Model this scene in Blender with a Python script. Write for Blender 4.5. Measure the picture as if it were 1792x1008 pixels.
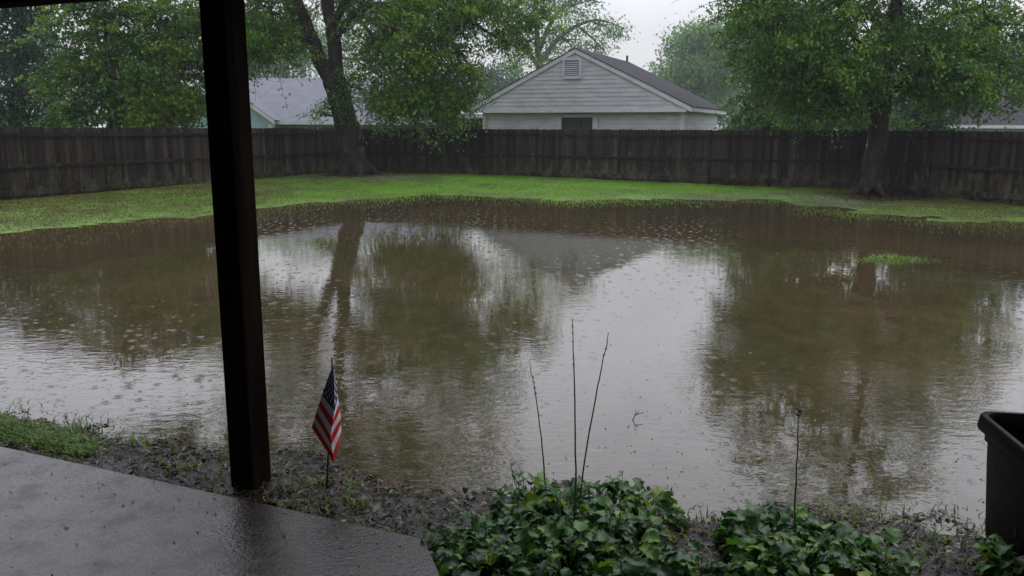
import bpy, math, random
import numpy as np
from mathutils import Vector, Matrix

S = bpy.context.scene
for o in list(bpy.data.objects):
    bpy.data.objects.remove(o)
COL = S.collection
PI = math.pi

# ---------------------------------------------------------------- camera
FPX, PITCH, ROLL, CAMZ = 1430.0, math.radians(11.04), math.radians(0.22), 2.0
cam_d = bpy.data.cameras.new('camera')
cam_d.sensor_width = 36.0
cam_d.lens = 36.0 * FPX / 1792.0
cam_d.clip_start = 0.05
cam_d.clip_end = 2000
cam = bpy.data.objects.new('camera', cam_d)
COL.objects.link(cam)
RM = Matrix.Rotation(PI / 2 - PITCH, 3, 'X') @ Matrix.Rotation(ROLL, 3, 'Z')
M4 = RM.to_4x4()
M4.translation = Vector((0, 0, CAMZ))
cam.matrix_world = M4
S.camera = cam

# ---------------------------------------------------------------- world: overcast, rainy sky
SUN_EL, SUN_ROT = math.radians(55), math.radians(40)
W = bpy.data.worlds.new('World')
S.world = W
W.use_nodes = True
wt = W.node_tree
for n in list(wt.nodes):
    wt.nodes.remove(n)


def N(nt, typ, **kw):
    n = nt.nodes.new(typ)
    for k, v in kw.items():
        if k == 'inp':
            for kk, vv in v.items():
                n.inputs[kk].default_value = vv
        else:
            setattr(n, k, v)
    return n


def L(nt, a, ao, b, bi):
    nt.links.new(a.outputs[ao], b.inputs[bi])


out = N(wt, 'ShaderNodeOutputWorld')
bg = N(wt, 'ShaderNodeBackground', inp={'Strength': 0.1})
sky = N(wt, 'ShaderNodeTexSky', sky_type='NISHITA', sun_disc=False, sun_elevation=SUN_EL, sun_rotation=SUN_ROT)
hs = N(wt, 'ShaderNodeHueSaturation', inp={'Saturation': 0.35, 'Value': 0.8})
L(wt, sky, 0, hs, 'Color')
tc = N(wt, 'ShaderNodeTexCoord')
sx = N(wt, 'ShaderNodeSeparateXYZ')
L(wt, tc, 'Generated', sx, 0)
grad = N(wt, 'ShaderNodeValToRGB')          # overcast: brighter towards the zenith
for i_, (p_, v_) in enumerate(((0.0, .40), (.11, .475), (.28, .94), (.6, 1.0), (1.0, 1.0))):
    el_ = grad.color_ramp.elements[i_] if i_ < 2 else grad.color_ramp.elements.new(p_)
    el_.position = p_
    k_ = min(1, i_ / 2)
    el_.color = (v_ * (1 - .045 * k_), v_ * (1 - .035 * k_), v_ * (1 + .075 * k_), 1)
L(wt, sx, 'Z', grad, 0)
cn = N(wt, 'ShaderNodeTexNoise', inp={'Scale': 2.2, 'Detail': 5.0, 'Roughness': 0.55})
L(wt, tc, 'Generated', cn, 'Vector')
cm = N(wt, 'ShaderNodeMapRange', inp={'From Min': 0.3, 'From Max': 0.7, 'To Min': 0.86, 'To Max': 1.1})
L(wt, cn, 0, cm, 'Value')
mul = N(wt, 'ShaderNodeMath', operation='MULTIPLY')
L(wt, cm, 0, mul, 0)
mul.inputs[1].default_value = 19.0
tint = N(wt, 'ShaderNodeVectorMath', operation='SCALE')
L(wt, grad, 0, tint, 0)
L(wt, mul, 0, tint, 'Scale')
mixw = N(wt, 'ShaderNodeMix', data_type='RGBA', inp={'Factor': 0.9})
L(wt, hs, 0, mixw, 6)
L(wt, tint, 0, mixw, 7)
L(wt, mixw, 2, bg, 'Color')
L(wt, bg, 0, out, 'Surface')

sun_d = bpy.data.lights.new('sun', 'SUN')
sun_d.energy = 0.6
sun_d.angle = math.radians(25)
sun_d.color = (1.0, 0.97, 0.93)
sun = bpy.data.objects.new('sun', sun_d)
COL.objects.link(sun)
sd = Vector((math.sin(SUN_ROT) * math.cos(SUN_EL), math.cos(SUN_ROT) * math.cos(SUN_EL), math.sin(SUN_EL)))
sun.rotation_euler = sd.to_track_quat('Z', 'Y').to_euler()
sun.location = (0, 0, 30)

S.view_settings.view_transform = 'Standard'
S.view_settings.look = 'None'
S.view_settings.gamma = 1
S.view_settings.exposure = 0.0
S.render.engine = 'CYCLES'
S.cycles.use_denoising = True
S.cycles.max_bounces = 8
S.cycles.diffuse_bounces = 3
S.cycles.glossy_bounces = 4
S.cycles.transmission_bounces = 4
S.cycles.volume_bounces = 1
S.cycles.caustics_reflective = False
S.cycles.caustics_refractive = False

# ---------------------------------------------------------------- pixel helpers (photo pixels -> points in the place)
Rn = np.array(RM)


def ray(px, py):
    return Rn @ np.array([(px - 896) / FPX, (504 - py) / FPX, -1.0])


def onz(px, py, z):
    d = ray(px, py)
    return np.array([0, 0, CAMZ]) + d * (z - CAMZ) / d[2]


def onY(px, py, Y):
    d = ray(px, py)
    return np.array([0, 0, CAMZ]) + d * Y / d[1]


def V3(a):
    return Vector((float(a[0]), float(a[1]), float(a[2])))


# ---------------------------------------------------------------- mesh helpers
def mesh_np(name, V, Q, tint=None, mats=(), matidx=None, smooth=False, parent=None):
    me = bpy.data.meshes.new(name)
    V = np.ascontiguousarray(V, np.float32)
    Q = np.ascontiguousarray(Q, np.int32)
    k = Q.shape[1]
    me.vertices.add(len(V))
    me.vertices.foreach_set('co', V.ravel())
    me.loops.add(Q.size)
    me.loops.foreach_set('vertex_index', Q.ravel())
    me.polygons.add(len(Q))
    me.polygons.foreach_set('loop_start', np.arange(0, Q.size, k, dtype=np.int32))
    me.polygons.foreach_set('loop_total', np.full(len(Q), k, np.int32))
    if matidx is not None:
        me.polygons.foreach_set('material_index', np.ascontiguousarray(matidx, np.int32))
    if smooth:
        me.polygons.foreach_set('use_smooth', np.ones(len(Q), bool))
    me.update(calc_edges=True)
    if tint is not None:
        at = me.attributes.new('tint', 'FLOAT', 'FACE')
        at.data.foreach_set('value', np.ascontiguousarray(tint, np.float32))
    for m in mats:
        me.materials.append(m)
    o = bpy.data.objects.new(name, me)
    COL.objects.link(o)
    if parent:
        o.parent = parent
    return o


class MB:
    def __init__(self):
        self.v, self.f, self.m, self.t, self.s = [], [], [], [], []

    def add(self, verts, faces, mat=0, t=0.5, smooth=False):
        b = len(self.v)
        self.v += [tuple(float(c) for c in x) for x in verts]
        for f in faces:
            self.f.append([b + i for i in f])
            self.m.append(mat)
            self.t.append(t)
            self.s.append(smooth)

    def box(self, c, h, ax=None, mat=0, t=0.5):
        c = np.array(c, float)
        if ax is None:
            ax = np.eye(3)
        vs = []
        for sz in (-1, 1):
            for sy, sx_ in ((-1, -1), (-1, 1), (1, 1), (1, -1)):
                vs.append(c + ax[0] * h[0] * sx_ + ax[1] * h[1] * sy + ax[2] * h[2] * sz)
        self.add(vs, [(3, 2, 1, 0), (4, 5, 6, 7), (0, 1, 5, 4), (1, 2, 6, 5), (2, 3, 7, 6), (3, 0, 4, 7)], mat, t)

    def prism(self, poly, vec, mat=0, t=0.5):
        """polygon (list of 3-D points) swept by vec"""
        n = len(poly)
        a = [np.array(q, float) for q in poly]
        b = [q + np.array(vec, float) for q in a]
        self.add(a + b, [tuple(range(n))[::-1], tuple(range(n, 2 * n))] +
                 [(i, (i + 1) % n, n + (i + 1) % n, n + i) for i in range(n)], mat, t)

    def tube(self, pts, rad, n=8, mat=0, t=0.5, cap=True, rough=0.0, rng=None):
        pts = [np.array(q, float) for q in pts]
        m = len(pts)
        tan = [pts[min(i + 1, m - 1)] - pts[max(i - 1, 0)] for i in range(m)]
        tan = [q / (np.linalg.norm(q) + 1e-9) for q in tan]
        u = np.cross(tan[0], [0.31, 0.77, 0.2])
        u /= np.linalg.norm(u)
        vs = []
        for i in range(m):
            u = u - tan[i] * (u @ tan[i])
            u /= np.linalg.norm(u) + 1e-9
            w = np.cross(tan[i], u)
            for k in range(n):
                a = 2 * PI * k / n
                rr = rad[i] * (1 + (rough * (rng.random() - .5) if rng else 0))
                vs.append(pts[i] + (u * math.cos(a) + w * math.sin(a)) * rr)
        fs = [(i * n + k, i * n + (k + 1) % n, (i + 1) * n + (k + 1) % n, (i + 1) * n + k)
              for i in range(m - 1) for k in range(n)]
        if cap:
            fs += [tuple(range(n))[::-1], tuple((m - 1) * n + k for k in range(n))]
        self.add(vs, fs, mat, t, True)

    def build(self, name, mats, parent=None, bevel=0.0):
        me = bpy.data.meshes.new(name)
        me.from_pydata(self.v, [], self.f)
        me.polygons.foreach_set('material_index', self.m)
        me.polygons.foreach_set('use_smooth', self.s)
        at = me.attributes.new('tint', 'FLOAT', 'FACE')
        at.data.foreach_set('value', self.t)
        for m in (mats if isinstance(mats, (list, tuple)) else [mats]):
            me.materials.append(m)
        o = bpy.data.objects.new(name, me)
        COL.objects.link(o)
        if parent:
            o.parent = parent
        if bevel:
            b = o.modifiers.new('bevel', 'BEVEL')
            b.width = bevel
            b.segments = 2
            b.limit_method = 'ANGLE'
        return o


def tag(o, label=None, cat=None, group=None, kind=None):
    for k, v in (('label', label), ('category', cat), ('group', group), ('kind', kind)):
        if v:
            o[k] = v
    return o


def empty(name, loc=(0, 0, 0)):
    o = bpy.data.objects.new(name, None)
    COL.objects.link(o)
    o.empty_display_size = 0.2
    return o       # parts keep world coordinates: the Empty stays at the origin unless moved by base()


def base(e, loc):
    """put the Empty at the thing's base while its parts keep their places"""
    v = V3(loc)
    e.location = v
    for c in COL.objects:
        if c.parent == e:
            c.matrix_parent_inverse = Matrix.Translation(-v)


# value noise
def vnoise(x, y, scale, seed):
    rg = np.random.default_rng(seed)
    T = rg.random((64, 64))
    x = np.asarray(x) * scale + 1000
    y = np.asarray(y) * scale + 1000
    xi, yi = np.floor(x).astype(int), np.floor(y).astype(int)
    fx, fy = x - xi, y - yi
    fx, fy = fx * fx * (3 - 2 * fx), fy * fy * (3 - 2 * fy)
    g = lambda a, b: T[a % 64, b % 64]
    return (g(xi, yi) * (1 - fx) + g(xi + 1, yi) * fx) * (1 - fy) + (g(xi, yi + 1) * (1 - fx) + g(xi + 1, yi + 1) * fx) * fy


def fbm(x, y, scale, seed, oct=4):
    s, a, tot = 0, 1.0, 0
    for i in range(oct):
        s = s + a * vnoise(x, y, scale * 2 ** i, seed + i)
        tot += a
        a *= .5
    return s / tot - .5


# ---------------------------------------------------------------- materials
def mat(name):
    m = bpy.data.materials.new(name)
    m.use_nodes = True
    nt = m.node_tree
    b = nt.nodes['Principled BSDF']
    return m, nt, b


def ramp(nt, stops):
    r = N(nt, 'ShaderNodeValToRGB')
    e = r.color_ramp.elements
    while len(e) < len(stops):
        e.new(0.5)
    for i, (p_, c) in enumerate(stops):
        e[i].position = p_
        e[i].color = (*c, 1) if len(c) == 3 else c
    return r


def coords(nt, scale=(1, 1, 1), rot=(0, 0, 0)):
    g = N(nt, 'ShaderNodeNewGeometry')
    mp = N(nt, 'ShaderNodeMapping')
    mp.inputs['Scale'].default_value = scale
    mp.inputs['Rotation'].default_value = rot
    L(nt, g, 'Position', mp, 'Vector')
    return mp


def noise(nt, scale, detail=4, rough=0.55, sc=(1, 1, 1), rot=(0, 0, 0), dist=0):
    n = N(nt, 'ShaderNodeTexNoise', inp={'Scale': scale, 'Detail': detail, 'Roughness': rough, 'Distortion': dist})
    L(nt, coords(nt, sc, rot), 0, n, 'Vector')
    return n


def simple(name, stops, nscale=6, rough=0.6, spec=0.5, bump=0.0, bscale=40, sc=(1, 1, 1), rough2=None, metallic=0):
    m, nt, b = mat(name)
    n = noise(nt, nscale, 5, 0.6, sc)
    r = ramp(nt, stops)
    L(nt, n, 0, r, 0)
    L(nt, r, 0, b, 'Base Color')
    b.inputs['Roughness'].default_value = rough
    b.inputs['Specular IOR Level'].default_value = spec
    b.inputs['Metallic'].default_value = metallic
    if rough2 is not None:
        mr = N(nt, 'ShaderNodeMapRange', inp={'From Min': .35, 'From Max': .65, 'To Min': rough, 'To Max': rough2})
        n2 = noise(nt, nscale * 2.3, 4, 0.6, sc)
        L(nt, n2, 0, mr, 'Value')
        L(nt, mr, 0, b, 'Roughness')
    if bump:
        n3 = noise(nt, bscale, 5, 0.65, sc)
        bp = N(nt, 'ShaderNodeBump', inp={'Strength': 1.0, 'Distance': bump})
        L(nt, n3, 0, bp, 'Height')
        L(nt, bp, 0, b, 'Normal')
    return m


def leaf_mat(name, stops, trans=0.4, rough=0.32, spec=0.3):
    m, nt, b = mat(name)
    a = N(nt, 'ShaderNodeAttribute', attribute_name='tint')
    r = ramp(nt, stops)
    L(nt, a, 'Fac', r, 0)
    L(nt, r, 0, b, 'Base Color')
    b.inputs['Roughness'].default_value = rough
    b.inputs['Specular IOR Level'].default_value = spec
    tr = N(nt, 'ShaderNodeBsdfTranslucent')
    hv = N(nt, 'ShaderNodeHueSaturation', inp={'Saturation': 1.15, 'Value': 1.5, 'Hue': 0.49})
    L(nt, r, 0, hv, 'Color')
    L(nt, hv, 0, tr, 'Color')
    mx = N(nt, 'ShaderNodeMixShader', inp={'Fac': trans})
    L(nt, b, 0, mx, 1)
    L(nt, tr, 0, mx, 2)
    L(nt, mx, 0, nt.nodes['Material Output'], 'Surface')
    return m


MAT = {}
MAT['leaf_oak'] = leaf_mat('oak_leaf', [(0, (.028, .075, .014)), (.5, (.065, .155, .024)), (1, (.15, .26, .032))])
MAT['leaf_right'] = leaf_mat('right_tree_leaf', [(0, (.026, .07, .018)), (.55, (.066, .16, .032)), (1, (.14, .26, .04))])
MAT['leaf_dark'] = leaf_mat('dark_leaf', [(0, (.014, .042, .026)), (1, (.04, .09, .042))])
MAT['leaf_mid'] = leaf_mat('mid_leaf', [(0, (.024, .066, .02)), (.6, (.055, .13, .03)), (1, (.14, .22, .026))])
MAT['leaf_lime'] = leaf_mat('lime_leaf', [(0, (.04, .09, .008)), (1, (.14, .21, .014))])
MAT['leaf_far_hazed'] = leaf_mat('hazed_far_leaf', [(0, (.075, .16, .06)), (1, (.16, .27, .095))])  # pale: part of the distance haze is painted into this leaf colour
MAT['leaf_herb'] = leaf_mat('herb_leaf', [(0, (.016, .048, .018)), (.45, (.05, .135, .034)), (.85, (.12, .26, .038)), (1, (.22, .3, .035))], 0.28, 0.38, .4)
MAT['bark'] = simple('wet_bark', [(.3, (.008, .006, .0045)), (.55, (.024, .018, .0135)), (.75, (.06, .048, .036))], 5, 0.7, 0.2, 0.03, 9, (1, 1, .22), 0.8)
MAT['bark_far'] = simple('far_bark', [(.3, (.02, .017, .014)), (.7, (.045, .038, .03))], 3, 0.9, 0.0)
MAT['stalk'] = simple('stalk_green', [(.3, (.035, .06, .014)), (.7, (.07, .1, .022))], 30, 0.45)
MAT['grass'] = leaf_mat('grass_blade', [(0, (.11, .08, .022)), (.3, (.075, .095, .014)), (.65, (.125, .29, .02)), (1, (.18, .4, .025))], 0.3, 0.4)
MAT['litter'] = leaf_mat('litter', [(0, (.004, .0025, .0018)), (.4, (.016, .009, .005)), (.66, (.038, .025, .010)), (.8, (.09, .1, .012)), (1, (.2, .22, .025))], 0.0, 0.22, 0.25)
MAT['wood_dark'] = simple('dark_stained_wood', [(.3, (.0025, .0017, .0013)), (.7, (.015, .010, .0072))], 5, 0.85, 0.02, 0.004, 14, (3, 3, .25))
MAT['ceiling'] = simple('porch_ceiling_paint', [(.3, (.12, .11, .1)), (.7, (.15, .14, .13))], 3, 0.7)
MAT['brick'] = simple('unseen_wall_brick', [(.3, (.16, .07, .05)), (.7, (.24, .11, .08))], 8, 0.8)
MAT['footing'] = simple('wet_footing_concrete', [(.3, (.014, .011, .009)), (.7, (.034, .027, .022))], 12, 0.4, 0.25, 0.003, 60)
MAT['siding'] = simple('grey_white_siding', [(.25, (.28, .29, .32)), (.5, (.38, .39, .42)), (.75, (.46, .47, .50))], 1.3, 0.5, 0.4, 0.002, 12, (1, 1, 3))
MAT['trim'] = simple('pale_trim', [(.3, (.38, .38, .39)), (.7, (.52, .52, .53))], 3, 0.45)
MAT['dark_in'] = simple('dark_interior', [(.3, (.012, .011, .01)), (.7, (.022, .02, .018))], 3, 0.8)
MAT['teal'] = simple('teal_siding', [(.3, (.16, .27, .28)), (.7, (.22, .34, .34))], 2, 0.5)
MAT['bin'] = simple('black_plastic', [(.3, (.0015, .0015, .002)), (.7, (.003, .003, .0036))], 6, 0.34, 0.04, 0.0, 40, (1, 1, 1), 0.45)
MAT['brass'] = simple('gilt_plastic', [(.3, (.35, .22, .06)), (.7, (.5, .33, .1))], 30, 0.35, 0.5, metallic=0.6)
MAT['stick'] = simple('dark_stick', [(.3, (.012, .01, .009)), (.7, (.03, .022, .016))], 30, 0.5)


def shingle_mat(name, stops):
    m, nt, b = mat(name)
    tcn = N(nt, 'ShaderNodeUVMap', uv_map='uv')
    br = N(nt, 'ShaderNodeTexBrick', inp={'Scale': 1.0, 'Mortar Size': 0.02, 'Brick Width': 0.32, 'Row Height': 0.145, 'Bias': -.2,
                                         'Color1': (.2, .2, .2, 1), 'Color2': (.8, .8, .8, 1), 'Mortar': (0, 0, 0, 1)})
    L(nt, tcn, 0, br, 'Vector')
    n = noise(nt, 1.5, 6, .65)
    ad = N(nt, 'ShaderNodeMix', data_type='RGBA', inp={'Factor': .5})
    L(nt, br, 0, ad, 6)
    L(nt, n, 0, ad, 7)
    r = ramp(nt, stops)
    L(nt, ad, 2, r, 0)
    L(nt, r, 0, b, 'Base Color')
    b.inputs['Roughness'].default_value = .95
    b.inputs['Specular IOR Level'].default_value = .04
    bp = N(nt, 'ShaderNodeBump', inp={'Strength': .8, 'Distance': .01})
    L(nt, br, 0, bp, 'Height')
    L(nt, bp, 0, b, 'Normal')
    return m


MAT['shingle'] = shingle_mat('grey_shingles', [(0, (.03, .029, .035)), (.5, (.062, .06, .069)), (1, (.1, .097, .111))])
MAT['shingle_b'] = shingle_mat('lavender_grey_shingles', [(0, (.12, .124, .146)), (.5, (.2, .207, .236)), (1, (.27, .28, .31))])


def fence_mat(name):
    m, nt, b = mat(name)
    a = N(nt, 'ShaderNodeAttribute', attribute_name='tint')
    n = noise(nt, 4, 6, .65, (3, 3, .35))
    ad = N(nt, 'ShaderNodeMath', operation='MULTIPLY_ADD', inp={1: .6})
    L(nt, a, 'Fac', ad, 0)
    ml = N(nt, 'ShaderNodeMath', operation='MULTIPLY', inp={1: .6})
    L(nt, n, 0, ml, 0)
    L(nt, ml, 0, ad, 2)
    r = ramp(nt, [(.25, (.0045, .0031, .0022)), (.48, (.0125, .0086, .006)), (.66, (.032, .0235, .0165)), (.95, (.055, .045, .036))])
    L(nt, ad, 0, r, 0)
    # lichen and algae: blotches with their own outline, thicker low on the boards
    n2 = noise(nt, 2.6, 6, .7, (1.4, 1.4, .6))
    g = N(nt, 'ShaderNodeNewGeometry')
    s = N(nt, 'ShaderNodeSeparateXYZ')
    L(nt, g, 'Position', s, 0)
    hz = N(nt, 'ShaderNodeMapRange', inp={'From Min': .3, 'From Max': 1.5, 'To Min': .1, 'To Max': -.06})
    L(nt, s, 'Z', hz, 'Value')
    sm = N(nt, 'ShaderNodeMath', operation='ADD')
    L(nt, n2, 0, sm, 0)
    L(nt, hz, 0, sm, 1)
    mk = N(nt, 'ShaderNodeMapRange', inp={'From Min': .56, 'From Max': .72, 'To Min': 0, 'To Max': .6})
    L(nt, sm, 0, mk, 'Value')
    mx = N(nt, 'ShaderNodeMix', data_type='RGBA')
    mx.inputs[7].default_value = (.09, .095, .05, 1)
    L(nt, mk, 0, mx, 'Factor')
    L(nt, r, 0, mx, 6)
    # pale vertical weather streaks
    n4 = noise(nt, 5, 4, .7, (5, 5, .3))
    mk2 = N(nt, 'ShaderNodeMapRange', inp={'From Min': .6, 'From Max': .73, 'To Min': 0, 'To Max': .55})
    L(nt, n4, 0, mk2, 'Value')
    mx2 = N(nt, 'ShaderNodeMix', data_type='RGBA')
    mx2.inputs[7].default_value = (.16, .15, .135, 1)
    L(nt, mk2, 0, mx2, 'Factor')
    L(nt, mx, 2, mx2, 6)
    L(nt, mx2, 2, b, 'Base Color')
    b.inputs['Roughness'].default_value = .7
    b.inputs['Specular IOR Level'].default_value = .15
    n3 = noise(nt, 12, 5, .6, (4, 4, .3))
    bp = N(nt, 'ShaderNodeBump', inp={'Strength': .8, 'Distance': .006})
    L(nt, n3, 0, bp, 'Height')
    L(nt, bp, 0, b, 'Normal')
    return m


MAT['fence'] = fence_mat('weathered_fence_wood')


def ground_mat():
    m, nt, b = mat('wet_ground')
    lawn = N(nt, 'ShaderNodeAttribute', attribute_name='lawn')
    n1 = noise(nt, .6, 5, .6)
    n2 = noise(nt, 9, 5, .65)
    mm = N(nt, 'ShaderNodeMix', data_type='RGBA', inp={'Factor': .5})
    L(nt, n1, 0, mm, 6)
    L(nt, n2, 0, mm, 7)
    rl = ramp(nt, [(.3, (.045, .038, .014)), (.45, (.05, .07, .012)), (.6, (.1, .21, .018)), (.75, (.13, .28, .02))])
    L(nt, mm, 2, rl, 0)
    n3 = noise(nt, 5, 6, .7)
    rm = ramp(nt, [(.3, (.006, .004, .0028)), (.5, (.016, .011, .0068)), (.7, (.036, .026, .014))])
    L(nt, n3, 0, rm, 0)
    mx = N(nt, 'ShaderNodeMix', data_type='RGBA')
    L(nt, lawn, 'Fac', mx, 'Factor')
    L(nt, rm, 0, mx, 6)
    L(nt, rl, 0, mx, 7)
    L(nt, mx, 2, b, 'Base Color')
    mr = N(nt, 'ShaderNodeMapRange', inp={'From Min': 0, 'From Max': 1, 'To Min': .1, 'To Max': .7})
    L(nt, lawn, 'Fac', mr, 'Value')
    L(nt, mr, 0, b, 'Roughness')
    b.inputs['Specular IOR Level'].default_value = .28
    n4 = noise(nt, 45, 6, .7)
    bp = N(nt, 'ShaderNodeBump', inp={'Strength': .9, 'Distance': .006})
    L(nt, n4, 0, bp, 'Height')
    L(nt, bp, 0, b, 'Normal')
    return m


MAT['ground'] = ground_mat()


def water_mat():
    m, nt, b = mat('muddy_flood_water')
    n1 = noise(nt, .35, 5, .6)
    n2 = noise(nt, 3.6, 7, .75, (1, .7, 1))
    mm = N(nt, 'ShaderNodeMix', data_type='RGBA', inp={'Factor': .55})
    L(nt, n1, 0, mm, 6)
    L(nt, n2, 0, mm, 7)
    r = ramp(nt, [(.36, (.026, .024, .010)), (.47, (.043, .035, .0165)), (.55, (.058, .042, .021)), (.66, (.08, .054, .028))])
    L(nt, mm, 2, r, 0)
    L(nt, r, 0, b, 'Base Color')
    b.inputs['Roughness'].default_value = .02
    b.inputs['IOR'].default_value = 1.58
    # ruffled and calm patches
    pt = noise(nt, .55, 4, .6, (1, .55, 1))
    gp = N(nt, 'ShaderNodeNewGeometry')
    gs = N(nt, 'ShaderNodeSeparateXYZ')
    L(nt, gp, 'Position', gs, 0)
    nb_ = N(nt, 'ShaderNodeMapRange', interpolation_type='SMOOTHSTEP', inp={'From Min': 4.0, 'From Max': 11.0, 'To Min': 2.8, 'To Max': .7})
    L(nt, gs, 'Y', nb_, 'Value')
    pm = N(nt, 'ShaderNodeMapRange', inp={'From Min': .38, 'From Max': .66, 'To Min': .12, 'To Max': 1.0})
    L(nt, pt, 0, pm, 'Value')
    w1 = noise(nt, 9.0, 3, .55, (.55, 1.25, 1), (0, 0, .25), .3)
    w2 = noise(nt, 15.0, 1.5, .5, (.8, 1.1, 1), (0, 0, -.2), .6)
    a1 = N(nt, 'ShaderNodeMath', operation='MULTIPLY', inp={1: .0013})
    L(nt, w1, 0, a1, 0)
    a2 = N(nt, 'ShaderNodeMath', operation='MULTIPLY_ADD', inp={1: .0008})
    L(nt, w2, 0, a2, 0)
    L(nt, a1, 0, a2, 2)
    a3 = N(nt, 'ShaderNodeMath', operation='MULTIPLY')
    L(nt, a2, 0, a3, 0)
    pm2 = N(nt, 'ShaderNodeMath', operation='MULTIPLY')
    L(nt, pm, 0, pm2, 0)
    L(nt, nb_, 0, pm2, 1)
    L(nt, pm2, 0, a3, 1)
    # slow swell keeps the reflections soft everywhere
    w0 = noise(nt, 2.2, 2, .5, (.6, 1.1, 1))
    a0 = N(nt, 'ShaderNodeMath', operation='MULTIPLY_ADD', inp={1: .0009})
    L(nt, w0, 0, a0, 0)
    L(nt, a3, 0, a0, 2)
    # rain rings
    last = a0
    for sc_, k, off in ((2.7, 170.0, 0.0), (4.6, 210.0, 7.3)):
        vo = N(nt, 'ShaderNodeTexVoronoi', voronoi_dimensions='2D', feature='F1', inp={'Scale': sc_})
        mp = coords(nt)
        mp.inputs['Location'].default_value = (off, off * .7, 0)
        L(nt, mp, 0, vo, 'Vector')
        dd = N(nt, 'ShaderNodeMath', operation='DIVIDE', inp={1: sc_})
        L(nt, vo, 'Distance', dd, 0)
        sn = N(nt, 'ShaderNodeMath', operation='MULTIPLY', inp={1: k})
        L(nt, dd, 0, sn, 0)
        si = N(nt, 'ShaderNodeMath', operation='SINE')
        L(nt, sn, 0, si, 0)
        sp = N(nt, 'ShaderNodeSeparateColor')
        L(nt, vo, 'Color', sp, 0)
        rr = N(nt, 'ShaderNodeMath', operation='MULTIPLY', inp={1: .09})
        L(nt, sp, 0, rr, 0)
        fo = N(nt, 'ShaderNodeMapRange', interpolation_type='SMOOTHSTEP', inp={'From Min': 0.0, 'To Min': .0004, 'To Max': 0})
        L(nt, dd, 0, fo, 'Value')
        L(nt, rr, 0, fo, 'From Max')
        pr = N(nt, 'ShaderNodeMath', operation='MULTIPLY_ADD')
        L(nt, si, 0, pr, 0)
        L(nt, fo, 0, pr, 1)
        L(nt, last, 0, pr, 2)
        last = pr
    bp = N(nt, 'ShaderNodeBump', inp={'Strength': 1.0, 'Distance': 1.0})
    L(nt, last, 0, bp, 'Height')
    L(nt, bp, 0, b, 'Normal')
    return m


MAT['water'] = water_mat()


def patio_mat():
    m, nt, b = mat('wet_concrete')
    n1 = noise(nt, 1.3, 6, .65)
    n2 = noise(nt, 75, 5, .75)
    mm = N(nt, 'ShaderNodeMix', data_type='RGBA', inp={'Factor': .6})
    L(nt, n1, 0, mm, 6)
    L(nt, n2, 0, mm, 7)
    r = ramp(nt, [(.33, (.010, .008, .008)), (.48, (.034, .029, .028)), (.58, (.062, .055, .053)), (.7, (.15, .138, .132))])
    L(nt, mm, 2, r, 0)
    L(nt, r, 0, b, 'Base Color')
    n3 = noise(nt, 5.0, 7, .7)
    mr = N(nt, 'ShaderNodeMapRange', inp={'From Min': .35, 'From Max': .65, 'To Min': .05, 'To Max': .38})
    L(nt, n3, 0, mr, 'Value')
    L(nt, mr, 0, b, 'Roughness')
    b.inputs['IOR'].default_value = 1.42
    n4 = noise(nt, 62, 3, .6)
    n5 = noise(nt, 18, 2, .5)
    ad = N(nt, 'ShaderNodeMath', operation='MULTIPLY_ADD', inp={1: .4})
    L(nt, n5, 0, ad, 0)
    L(nt, n4, 0, ad, 2)
    bp = N(nt, 'ShaderNodeBump', inp={'Strength': 1.0, 'Distance': .0026})
    L(nt, ad, 0, bp, 'Height')
    L(nt, bp, 0, b, 'Normal')
    return m


MAT['patio'] = patio_mat()


def cloth_mat(name, c, rough=.55):
    m, nt, b = mat(name)
    n = noise(nt, 300, 2)
    mr = N(nt, 'ShaderNodeMapRange', inp={'To Min': .75, 'To Max': 1.2})
    L(nt, n, 0, mr, 'Value')
    vm = N(nt, 'ShaderNodeVectorMath', operation='SCALE')
    vm.inputs[0].default_value = c
    L(nt, mr, 0, vm, 'Scale')
    L(nt, vm, 0, b, 'Base Color')
    b.inputs['Roughness'].default_value = rough
    return m


MAT['red'] = cloth_mat('red_cloth', (.68, .014, .028))
MAT['white'] = cloth_mat('white_cloth', (.78, .78, .82))
MAT['navy'] = cloth_mat('navy_cloth', (.02, .026, .11))

# ---------------------------------------------------------------- shorelines and ground height
far_px = [(-420, 470), (-200, 432), (0, 409), (120, 398), (250, 385), (370, 374), (450, 366), (560, 352), (640, 350), (760, 341), (900, 346),
          (1010, 353), (1080, 347), (1200, 349), (1300, 347), (1370, 351), (1400, 362), (1480, 367), (1560, 374), (1660, 385),
          (1792, 391), (1990, 404), (2200, 420)]
near_px = [(-420, 670), (-200, 690), (0, 712), (150, 745), (280, 768), (400, 785), (530, 795), (620, 815), (700, 840), (760, 872), (850, 868),
           (1000, 858), (1150, 868), (1230, 900), (1300, 888), (1420, 890), (1500, 902), (1650, 914), (1740, 928), (1990, 950)]
FA = np.array([onz(x, y, 0) for x, y in far_px])
NA = np.array([onz(x, y, 0) for x, y in near_px])
FU, FY = FA[:, 0] / FA[:, 1], FA[:, 1]
NU, NY = NA[:, 0] / NA[:, 1], NA[:, 1]


def shore(x, y):
    u = np.asarray(x) / np.maximum(np.asarray(y), 0.3)
    return np.interp(u, FU, FY), np.interp(u, NU, NY)


isl = onz(1560, 453, 0)


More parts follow.
